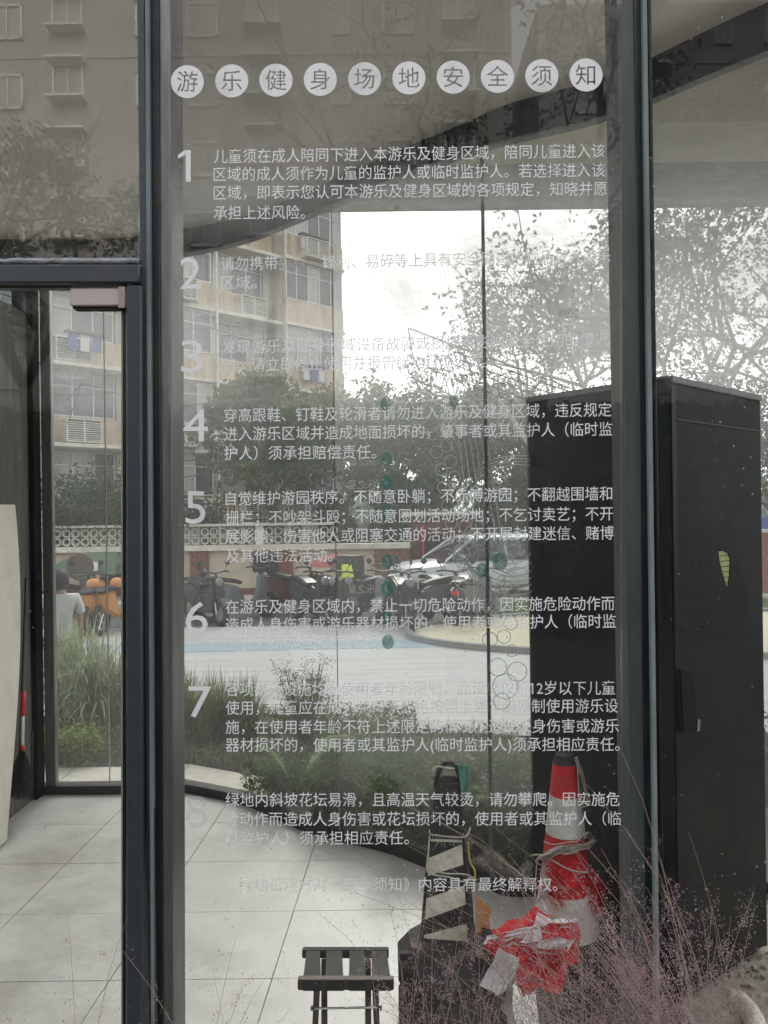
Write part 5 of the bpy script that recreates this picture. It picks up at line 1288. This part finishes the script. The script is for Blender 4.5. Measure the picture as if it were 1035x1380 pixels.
for (px, py, rz, src), l in zip(((420, 836, -58, m1), (484, 838, 215, m1), (505, 828, 50, m3), (525, 835, -105, m2), (545, 846, -80, m1), (572, 838, 200, m2), (598, 836, -65, m1), (395, 826, -30, m3), (622, 836, -105, m1)), lab):
    put(copy_tree(src), px, py, rz, l)
put(m3, 240, 822, 20, 'maroon scooter half hidden behind the left mullion'); m3['label'] = 'maroon scooter half hidden behind the left mullion'
put(m2, 640, 838, 60, 'grey scooter at the right end of the row by the sand area')
# orange share bikes behind the door
def make_bike(label):
    e = empty('hire_scooter', (0, 0, 0), label, 'scooter', 'orange hire scooters')
    for x in (-.58, .58):
        t = torus(MB(), (x, 0, .28), .23, .04).build('wheel', M_tyre, e, smooth=True)
        mb = MB()
        for q in range(6): a = q * PI / 3; mb.tube([(x, 0, .28), (x + .22 * math.cos(a), 0, .28 + .22 * math.sin(a))], .012, 4)
        mb.build('rim', M_chrome, t)
    MB().tube([(.4, 0, 1.0), (.52, 0, .6), (.58, 0, .28)], .03, 8).build('fork', M_orange, e, smooth=True)
    mb = MB(); mb.prism([(x, -.12, z) for x, z in ((-.6, .45), (-.66, .72), (-.3, .78), (-.15, .42), (.28, .36), (.4, .88), (.52, .9), (.46, .3), (-.2, .26))], (0, .24, 0)); mb.build('body', M_orange, e, .035)
    mb = MB(); mb.prism([(x, -.13, z) for x, z in ((-.68, .76), (-.6, .84), (-.25, .84), (-.22, .78))], (0, .26, 0)); mb.build('seat', M_bikeblack, e, .03)
    mb = MB(); mb.lathe([(.001, .12), (.07, .1), (.11, .05), (.12, -.03), (.1, -.06), (.001, -.06)], (-.05, .0, .86), 16); mb.build('helmet', M_orange, e, smooth=True)
    MB().tube([(.3, -.3, 1.0), (.4, 0, 1.03), (.3, .3, 1.0)], .018, 8).build('handlebar', M_bikeblack, e, smooth=True)
    mb = MB(); mb.prism([(x, -.15, z) for x, z in ((.5, .95), (.78, .95), (.74, .68), (.53, .68))], (0, .3, 0)); mb.build('basket', M_bikeblack, e, .01)
    return e
b1 = make_bike('orange hire scooter behind the door, left one with its helmet'); put(b1, 127, 852, 100)
b2 = copy_tree(b1); put(b2, 160, 850, 80, 'orange hire scooter next to the door edge, right of the other')
b3 = copy_tree(m1); put(b3, 104, 850, 85, 'black motorcycle left of the orange hire scooters behind the door')

# ------------------------------------------------------------------ white car
CA = empty('white_car', (0, 0, 0), 'white hatchback car parked on the pavement behind the motorcycles', 'car')
def car_loft():
    # cross sections along x: (x, half width, z bottom, z belt, z roof or None)
    S = [(-2.1, .62, .35, .62), (-2.05, .78, .24, .82), (-1.6, .86, .2, .92), (-.9, .88, .2, .96), (.2, .88, .2, .95), (1.1, .87, .2, .93), (1.75, .82, .2, .86), (2.05, .72, .25, .76), (2.14, .55, .33, .6)]
    mb = MB(); n = 12
    for x, w, z0, z1 in S:
        for j in range(n):
            t = 2 * PI * j / n; cx_ = math.copysign(abs(math.cos(t)) ** .45, math.cos(t)); sz_ = math.copysign(abs(math.sin(t)) ** .55, math.sin(t)); mb.v.append((x, w * cx_, (z0 + z1) / 2 + (z1 - z0) / 2 * sz_))
    m = len(S)
    for k in range(m - 1):
        for j in range(n): mb.f.append((k * n + j, k * n + (j + 1) % n, (k + 1) * n + (j + 1) % n, (k + 1) * n + j))
    mb.f.append(tuple(range(n))); mb.f.append(tuple((m - 1) * n + j for j in range(n))); return mb
car_loft().build('body', M_carwhite, CA, smooth='auto')
mb = MB(); lo = [(-1.95, .72), (-1.2, .8), (.5, .8), (1.2, .76)]; hi = [(-1.6, .56), (-.9, .62), (.1, .62), (.45, .58)]
def ring(pts, z): return [(x, -w, z) for x, w in pts] + [(x, w, z) for x, w in reversed(pts)]
a, b = ring(lo, .9), ring(hi, 1.38); mb.v = a + b
for j in range(8): mb.f.append((j, (j + 1) % 8, 8 + (j + 1) % 8, 8 + j))
mb.f.append(tuple(range(8))); mb.f.append(tuple(range(8, 16))); mb.build('cabin_glass', M_carglass, CA, .04)
mb = MB(); a, b = ring([(x * 1.0, w + .01) for x, w in hi], 1.375), ring([(x * .93, w - .1) for x, w in hi], 1.46); mb.v = a + b
for j in range(8): mb.f.append((j, (j + 1) % 8, 8 + (j + 1) % 8, 8 + j))
mb.f.append(tuple(range(8))); mb.f.append(tuple(range(8, 16))); mb.build('roof', M_carwhite, CA, .03)
for s in (-1, 1):
    for (xa, za), (xb, zb) in (((1.18, .9), (.45, 1.4)), ((-1.9, .9), (-1.58, 1.4)), ((-.35, .92), (-.35, 1.4))):
        MB().tube([(xa, s * .775, za), (xb, s * .61, zb)], .03, 6).build('pillar', M_carwhite, CA)
    for x in (-1.3, 1.32):
        t = torus(MB(), (x, s * .78, .32), .235, .09, 24, 8).build('wheel', M_tyre, CA, smooth=True); mb = MB(); mb.lathe([(.05, s * .07), (.2, s * .05), (.21, -.02)], (x, s * .78, .32), 16, 'y'); mb.build('rim', M_chrome, t, smooth='auto')
    MB().prism([(1.78, s * .74, .64), (2.09, s * .56, .62), (2.05, s * .58, .74), (1.74, s * .76, .78)], (.02, s * .03, .01)).build('headlight', M_lamp, CA, .01)
    mb = MB().box((.85, s * .98, 1.0), (.1, .16, .11)); mb.build('mirror', M_carwhite, CA, .03)
g = P(650, 790, 18.1); CA.location = (g.x, 18.6, .06); CA.rotation_euler = (0, 0, math.radians(197))

# ------------------------------------------------------------------ person behind the door
PE = empty('person', (0, 0, 0), 'person with short black hair in a white shirt behind the ornamental grass, seen from behind', 'person')
PYV = 8.3
pc = P(76, 800, PYV)
def skin_body(name, J, Ed, m, parent, lv=2):
    me = bpy.data.meshes.new(name); me.from_pydata([j[0] for j in J], Ed, []); o = link(bpy.data.objects.new(name, me), None)
    sk = o.modifiers.new('s', 'SKIN'); me.skin_vertices[0].data[0].use_root = True
    for i, j in enumerate(J): me.skin_vertices[0].data[i].radius = j[1]
    ss = o.modifiers.new('u', 'SUBSURF'); ss.levels = lv; ss.render_levels = lv
    dg = bpy.context.evaluated_depsgraph_get(); m2_ = bpy.data.meshes.new_from_object(o.evaluated_get(dg)); bpy.data.objects.remove(o)
    for p in m2_.polygons: p.use_smooth = True
    m2_.materials.clear(); m2_.materials.append(m); return link(bpy.data.objects.new(name, m2_), parent)
H = [((0, 0, .86), (.13, .1)), ((0, 0, 1.05), (.12, .09)), ((0, 0, 1.26), (.15, .1)), ((0, 0, 1.36), (.07, .06)), ((0, .01, 1.43), (.055, .055)), ((0, .01, 1.52), (.085, .095)), ((0, .01, 1.60), (.06, .07)),
     ((.17, 0, 1.31), (.05, .05)), ((.22, .02, 1.06), (.04, .04)), ((.22, .12, .86), (.03, .03)), ((.22, .16, .79), (.035, .02)), ((-.17, 0, 1.31), (.05, .05)), ((-.22, .02, 1.06), (.04, .04)), ((-.22, .12, .86), (.03, .03)), ((-.22, .16, .79), (.035, .02)),
     ((.09, 0, .80), (.085, .085)), ((.1, .01, .45), (.055, .06)), ((.1, 0, .08), (.035, .04)), ((.1, .12, .04), (.04, .03)), ((-.09, 0, .80), (.085, .085)), ((-.1, .01, .45), (.055, .06)), ((-.1, 0, .08), (.035, .04)), ((-.1, .12, .04), (.04, .03))]
Ed = [(0, 1), (1, 2), (2, 3), (3, 4), (4, 5), (5, 6), (2, 7), (7, 8), (8, 9), (9, 10), (2, 11), (11, 12), (12, 13), (13, 14), (0, 15), (15, 16), (16, 17), (17, 18), (0, 19), (19, 20), (20, 21), (21, 22)]
skin_body('body', H, Ed, M_skin, PE)
sh = [((0, 0, .74), (.17, .135)), ((0, 0, 1.05), (.145, .115)), ((0, 0, 1.26), (.175, .125)), ((0, 0, 1.35), (.09, .08)), ((.18, 0, 1.31), (.07, .07)), ((.235, .02, 1.1), (.06, .06)), ((-.18, 0, 1.31), (.07, .07)), ((-.235, .02, 1.1), (.06, .06))]
skin_body('shirt', sh, [(0, 1), (1, 2), (2, 3), (2, 4), (4, 5), (2, 6), (6, 7)], M_shirt, PE)
trj = [((0, 0, .86), (.145, .12)), ((.09, 0, .78), (.1, .1)), ((.1, .01, .45), (.075, .08)), ((.1, 0, .1), (.06, .065)), ((-.09, 0, .78), (.1, .1)), ((-.1, .01, .45), (.075, .08)), ((-.1, 0, .1), (.06, .065))]
skin_body('trousers', trj, [(0, 1), (1, 2), (2, 3), (0, 4), (4, 5), (5, 6)], M_trouser, PE)
mb = MB(); mb.lathe([(.001, .115), (.06, .1), (.1, .05), (.112, -.01), (.108, -.07), (.085, -.12), (.05, -.13)], (0, -.012, 1.545), 20, sy=1.08); hr = mb.build('hair', M_hair, PE, smooth=True)
hm = hr.modifiers.new('d', 'DISPLACE'); tx = bpy.data.textures.new('hair_noise', 'CLOUDS'); tx.noise_scale = .03; hm.texture = tx; hm.strength = .02
for s in (-1, 1):
    mb = MB(); mb.lathe([(.004, -.01), (.02, 0), (.004, .01)], (s * .095, .01, 1.5), 10, 'x'); mb.build('ear', M_skin, PE, smooth=True)
    mb = MB(); mb.lathe([(.002, -.006), (.011, 0), (.002, .006)], (s * .033, .105, 1.525), 10, 'y'); mb.build('eye', M_hair, PE, smooth=True)
MB().tube([(0, .1, 1.53), (0, .125, 1.495), (0, .105, 1.485)], [.008, .014, .008], 6).build('nose', M_skin, PE, smooth=True)
MB().tube([(-.022, .1, 1.455), (0, .108, 1.453), (.022, .1, 1.455)], .005, 5).build('mouth', M_bikered, PE, smooth=True)
PE.scale = (.93, .93, .93); PE.location = (pc.x + .03, PYV, 0); PE.rotation_euler = (0, 0, math.radians(18))

# sign and green canopy further back behind the door
sg = empty('round_sign', (0, 0, 0), 'dark round notice sign on a thin post behind the door, above the orange scooters', 'sign')
p_ = P(108, 764, 17.2); mb = MB(); mb.lathe([(.30, -.02), (.31, 0), (.30, .02)], p_, 28, 'y'); mb.build('sign_face', mat('dark_sign', (.1, .07, .06), .6), sg, smooth='auto')
MB().tube([(p_.x, p_.y + .04, .06), (p_.x, p_.y + .04, p_.z)], .03, 8).build('post', M_iron, sg)
cn = empty('green_awning', (0, 0, 0), 'small green awning with pale panel by the compound wall behind the door', 'awning')
p_ = P(124, 763, 18.8); mb = MB(); mb.prism([(p_.x - .75, p_.y - .5, p_.z - .25), (p_.x - .7, p_.y - .4, p_.z + .1), (p_.x - .3, p_.y - .2, p_.z + .32), (p_.x + .4, p_.y - .2, p_.z + .32), (p_.x + .75, p_.y - .4, p_.z + .05), (p_.x + .75, p_.y - .5, p_.z - .2)], (0, .9, 0)); mb.build('canopy', M_signgreen, cn, .02)
for x in (-.7, .7): MB().tube([(p_.x + x, p_.y, .06), (p_.x + x, p_.y, p_.z)], .025, 6).build('post', M_iron, cn)
mb = MB().box((p_.x, p_.y - .55, p_.z - .02), (.7, .03, .3)); mb.build('pale_panel', M_whiteband, cn, .004)
# maroon parasol over the parked row
um = empty('parasol', (0, 0, 0), 'faded pink-red parasol open over the parked scooters', 'parasol'); p_ = P(455, 752, 16.2)
mb = MB(); mb.lathe([(.62, -.16), (.5, -.05), (.3, .03), (.02, .09)], p_, 8); mb.build('canopy', mat('faded_pink_canvas', (.36, .13, .13), .85, 0, .15, 6, trans=.2), um)
MB().tube([(p_.x, p_.y, -.05), (p_.x, p_.y, p_.z + .12)], .02, 8).build('pole', M_iron, um)

# ------------------------------------------------------------------ pink muhly grass in front of the glass
def muhly(cx_, cy_, n, h, spread, per, label, lean=(-.35, .02), group='pink muhly grass at the foot of the glass', zlo=.45, name='pink_grass'):
    e = empty(name, (cx_, cy_, .5), label, 'grass', group); SP = []; mb = MB(); rnd = random.Random(int(cx_ * 100) + n)
    for k in range(n):
        a = rnd.uniform(0, 2 * PI); s = spread * rnd.uniform(.05, 1); hh = h * rnd.uniform(.6, 1.1)
        dx = math.cos(a) * s + lean[0] * rnd.uniform(.3, 1.4); dy = math.sin(a) * s * .5 + lean[1]
        pts = [Vector((rnd.gauss(0, .035), rnd.gauss(0, .03), 0))]
        wv = rnd.uniform(-.03, .03); ex_ = rnd.uniform(1.2, 2.2)
        for q in range(1, 8):
            t = q / 7; pts.append(Vector((dx * t ** ex_ + wv * math.sin(t * 4), dy * t ** 1.3, hh * (t - .22 * t ** 2.5))))
        for p in pts: 
            if cy_ + p.y > YG - .03: p.y = YG - .03 - cy_
        mb.tube(pts, [.0011 * (1 - .7 * q / 7) for q in range(8)], 3, False)
        m_ = int(per * rnd.uniform(.5, 1.3)); nb_ = max(6, m_ // 16); A = np.array([tuple(p) for p in pts])
        tb_ = np.clip(rng.beta(2.2, 1.6, nb_), .3, .99); idx = np.clip((tb_ * 7).astype(int), 0, 6); fr_ = (tb_ * 7 - idx)[:, None]; B = A[idx] * (1 - fr_) + A[idx + 1] * fr_
        ax_ = A[6] - A[4]; ax_ = ax_ / np.linalg.norm(ax_)
        dr = rng.normal(size=(nb_, 3)) * .55 + ax_ * .95; dr /= np.linalg.norm(dr, axis=1)[:, None]; ln = rng.uniform(.04, .15, nb_) * (1.15 - tb_ * .5)
        bi = rng.integers(0, nb_, m_); ll = rng.uniform(.1, 1, m_); pos = B[bi] + dr[bi] * (ln[bi] * ll)[:, None] + rng.normal(size=(m_, 3)) * .0045; pos[:, 2] -= .03 * ll ** 2; SP.append(pos)
    SP = np.concatenate(SP); SP[:, 1] = np.minimum(SP[:, 1], YG - .02 - cy_)
    mb.build('stems', M_muhlystem, e); V, F = leaves(SP, .0024, .34); arrmesh('spikelets', V, F, M_muhly, e)
    return e
muhly(P(965, 1300, 1.62).x, 1.62, 80, 1.0, .36, 600, 'dense mauve clump of pink grass at the lower right, before the right mullion', (-.26, .05))
muhly(P(800, 1300, 1.7).x, 1.72, 42, .90, .36, 230, 'pink grass clump in front of the red cone', (-.16, .05))
muhly(P(1000, 1300, 1.5).x, 1.55, 26, 1.25, .3, 120, 'long bare pink stalks leaning left across the right mullion', (-.52, .05))
muhly(P(640, 1300, 1.75).x, 1.75, 34, .76, .28, 190, 'pink grass clump in front of the striped cone and weights', (.03, .05))
muhly(P(560, 1300, 1.8).x, 1.8, 16, .86, .3, 260, 'thin pink grass in front of the folding stool', (-.05, .03))
muhly(P(290, 1350, 1.75).x, 1.75, 8, .85, .3, 170, 'sparse dry pink stalks in front of the tiles right of the left mullion', (.05, .04))
muhly(P(120, 1350, 1.75).x, 1.72, 6, .82, .3, 150, 'sparse dry stalks in front of the glass door', (.05, .04))

# ------------------------------------------------------------------ across the path behind the viewer (mirrored in the glass)
def reflected_block(x0, x1, y, h, label, off=0):
    e = empty('housing_block', (0, 0, 0), label, 'building', 'housing blocks facing the pavilion')
    MB().box(((x0 + x1) / 2, y - 4.8, h / 2 + .5), (x1 - x0, 9.6, h)).build('wall', M_refl_wall, e)
    px_ = None; X = x0 + 1.0 + off
    k = 0
    while X < x1 - 1.2:
        for f in range(int(h // 3)):
            z = 1.6 + 3 * f + (.4 if k % 3 == 1 else 0); w_ = 1.35 if k % 3 != 2 else .8
            if px_ is None or k in (1, 2):
                pass
            mb = MB()
            for a, b, c, d in ((0, w_, 0, .09), (0, w_, 1.41, 1.5), (0, .09, 0, 1.5), (w_ - .09, w_, 0, 1.5), (w_ / 2 - .03, w_ / 2 + .03, 0, 1.5)): mb.box((X + (a + b) / 2, y + .06, z + (c + d) / 2), (b - a, .12, d - c))
            if k % 3 == 1: mb.box((X + w_ / 2, y + .3, z - .06), (w_ + .2, .6, .1)); mb.box((X + w_ / 2, y + .3, z + 1.58), (w_ + .2, .6, .1))
            fr_ = mb.build('window', M_refl_frame, e); MB().box((X + w_ / 2, y + .03, z + .75), (w_ - .18, .03, 1.32)).build('pane', M_refl_pane, fr_)
        X += (2.6, 3.6, 2.2)[k % 3]; k += 1
    mb = MB(); 
    for f in range(1, int(h // 3) + 1, 2): mb.box(((x0 + x1) / 2, y + .03, .8 + 3 * f), (x1 - x0, .05, .05))
    mb.build('string_course', M_refl_pane, e)
    return e
reflected_block(-26, 5.75, -29, 24, 'brown-grey housing block mirrored in the upper left glass')
reflected_block(7.1, 30, -30, 24, 'brown-grey housing block mirrored in the upper right glass, right of the bright gap', .6)
tree('mirrored_tree', (-6.3, -10.0, .5), 8.8, .16, (2.3, 2.0, 1.9, 6.2), 6500, .07, leafm('pale_mirrored_leaf', (.1, .13, .06), (.3, .32, .2), .35), M_bark, 'leafy tree mirrored in the pane above the glass door', 'trees facing the pavilion', fork=.45, seed=41, per_r=.55)
tree('mirrored_tree', (2.3, -7.5, .5), 9.8, .17, (2.6, 2.0, 2.4, 7.6), 3200, .055, M_leaf, M_bark, 'dark forked tree mirrored in the upper middle glass beside the bright gap', 'trees facing the pavilion', fork=.5, seed=44, per_r=.5)
tree('mirrored_tree', (7.8, -10.5, .5), 8.5, .16, (2.6, 2.0, 2.2, 6.2), 3500, .06, M_leaf, M_bark, 'dark tree mirrored in the right-hand glass', 'trees facing the pavilion', fork=.4, seed=47, per_r=.6)
def added_hedge(x0, x1, y, h, label):
    n = int(3600 * (x1 - x0)); pts = np.stack([rng.uniform(x0, x1, n), rng.normal(y, .25, n), .5 + h * rng.uniform(0, 1, n) ** .8], 1); V, F = leaves(pts, .07, .6); tag(arrmesh('added_hedge', V, F, M_addedhedge), label, 'added_hedge')
added_hedge(-9, 9, -5.5, 2.9, 'dark planting added out of view, blocking the sky mirrored low in the glass')  # unseen row added to keep bright sky out of the lower glass
for i, (a, b, l) in enumerate((((-9.5, -12, 17.0), (6, -16, 5.5), 'overhead cable sagging across the upper left glass'), ((-3.3, -12, 14.5), (1.5, -9.5, 5.0), 'second overhead cable crossing the title discs'))):
    A, B = Vector(a), Vector(b); pts = [A.lerp(B, k / 16) - Vector((0, 0, .5 * math.sin(PI * k / 16))) for k in range(17)]
    o = MB().tube(pts, .02, 6).build('overhead_cable', M_cable, smooth=True); tag(o, l, 'cable', 'overhead cables')
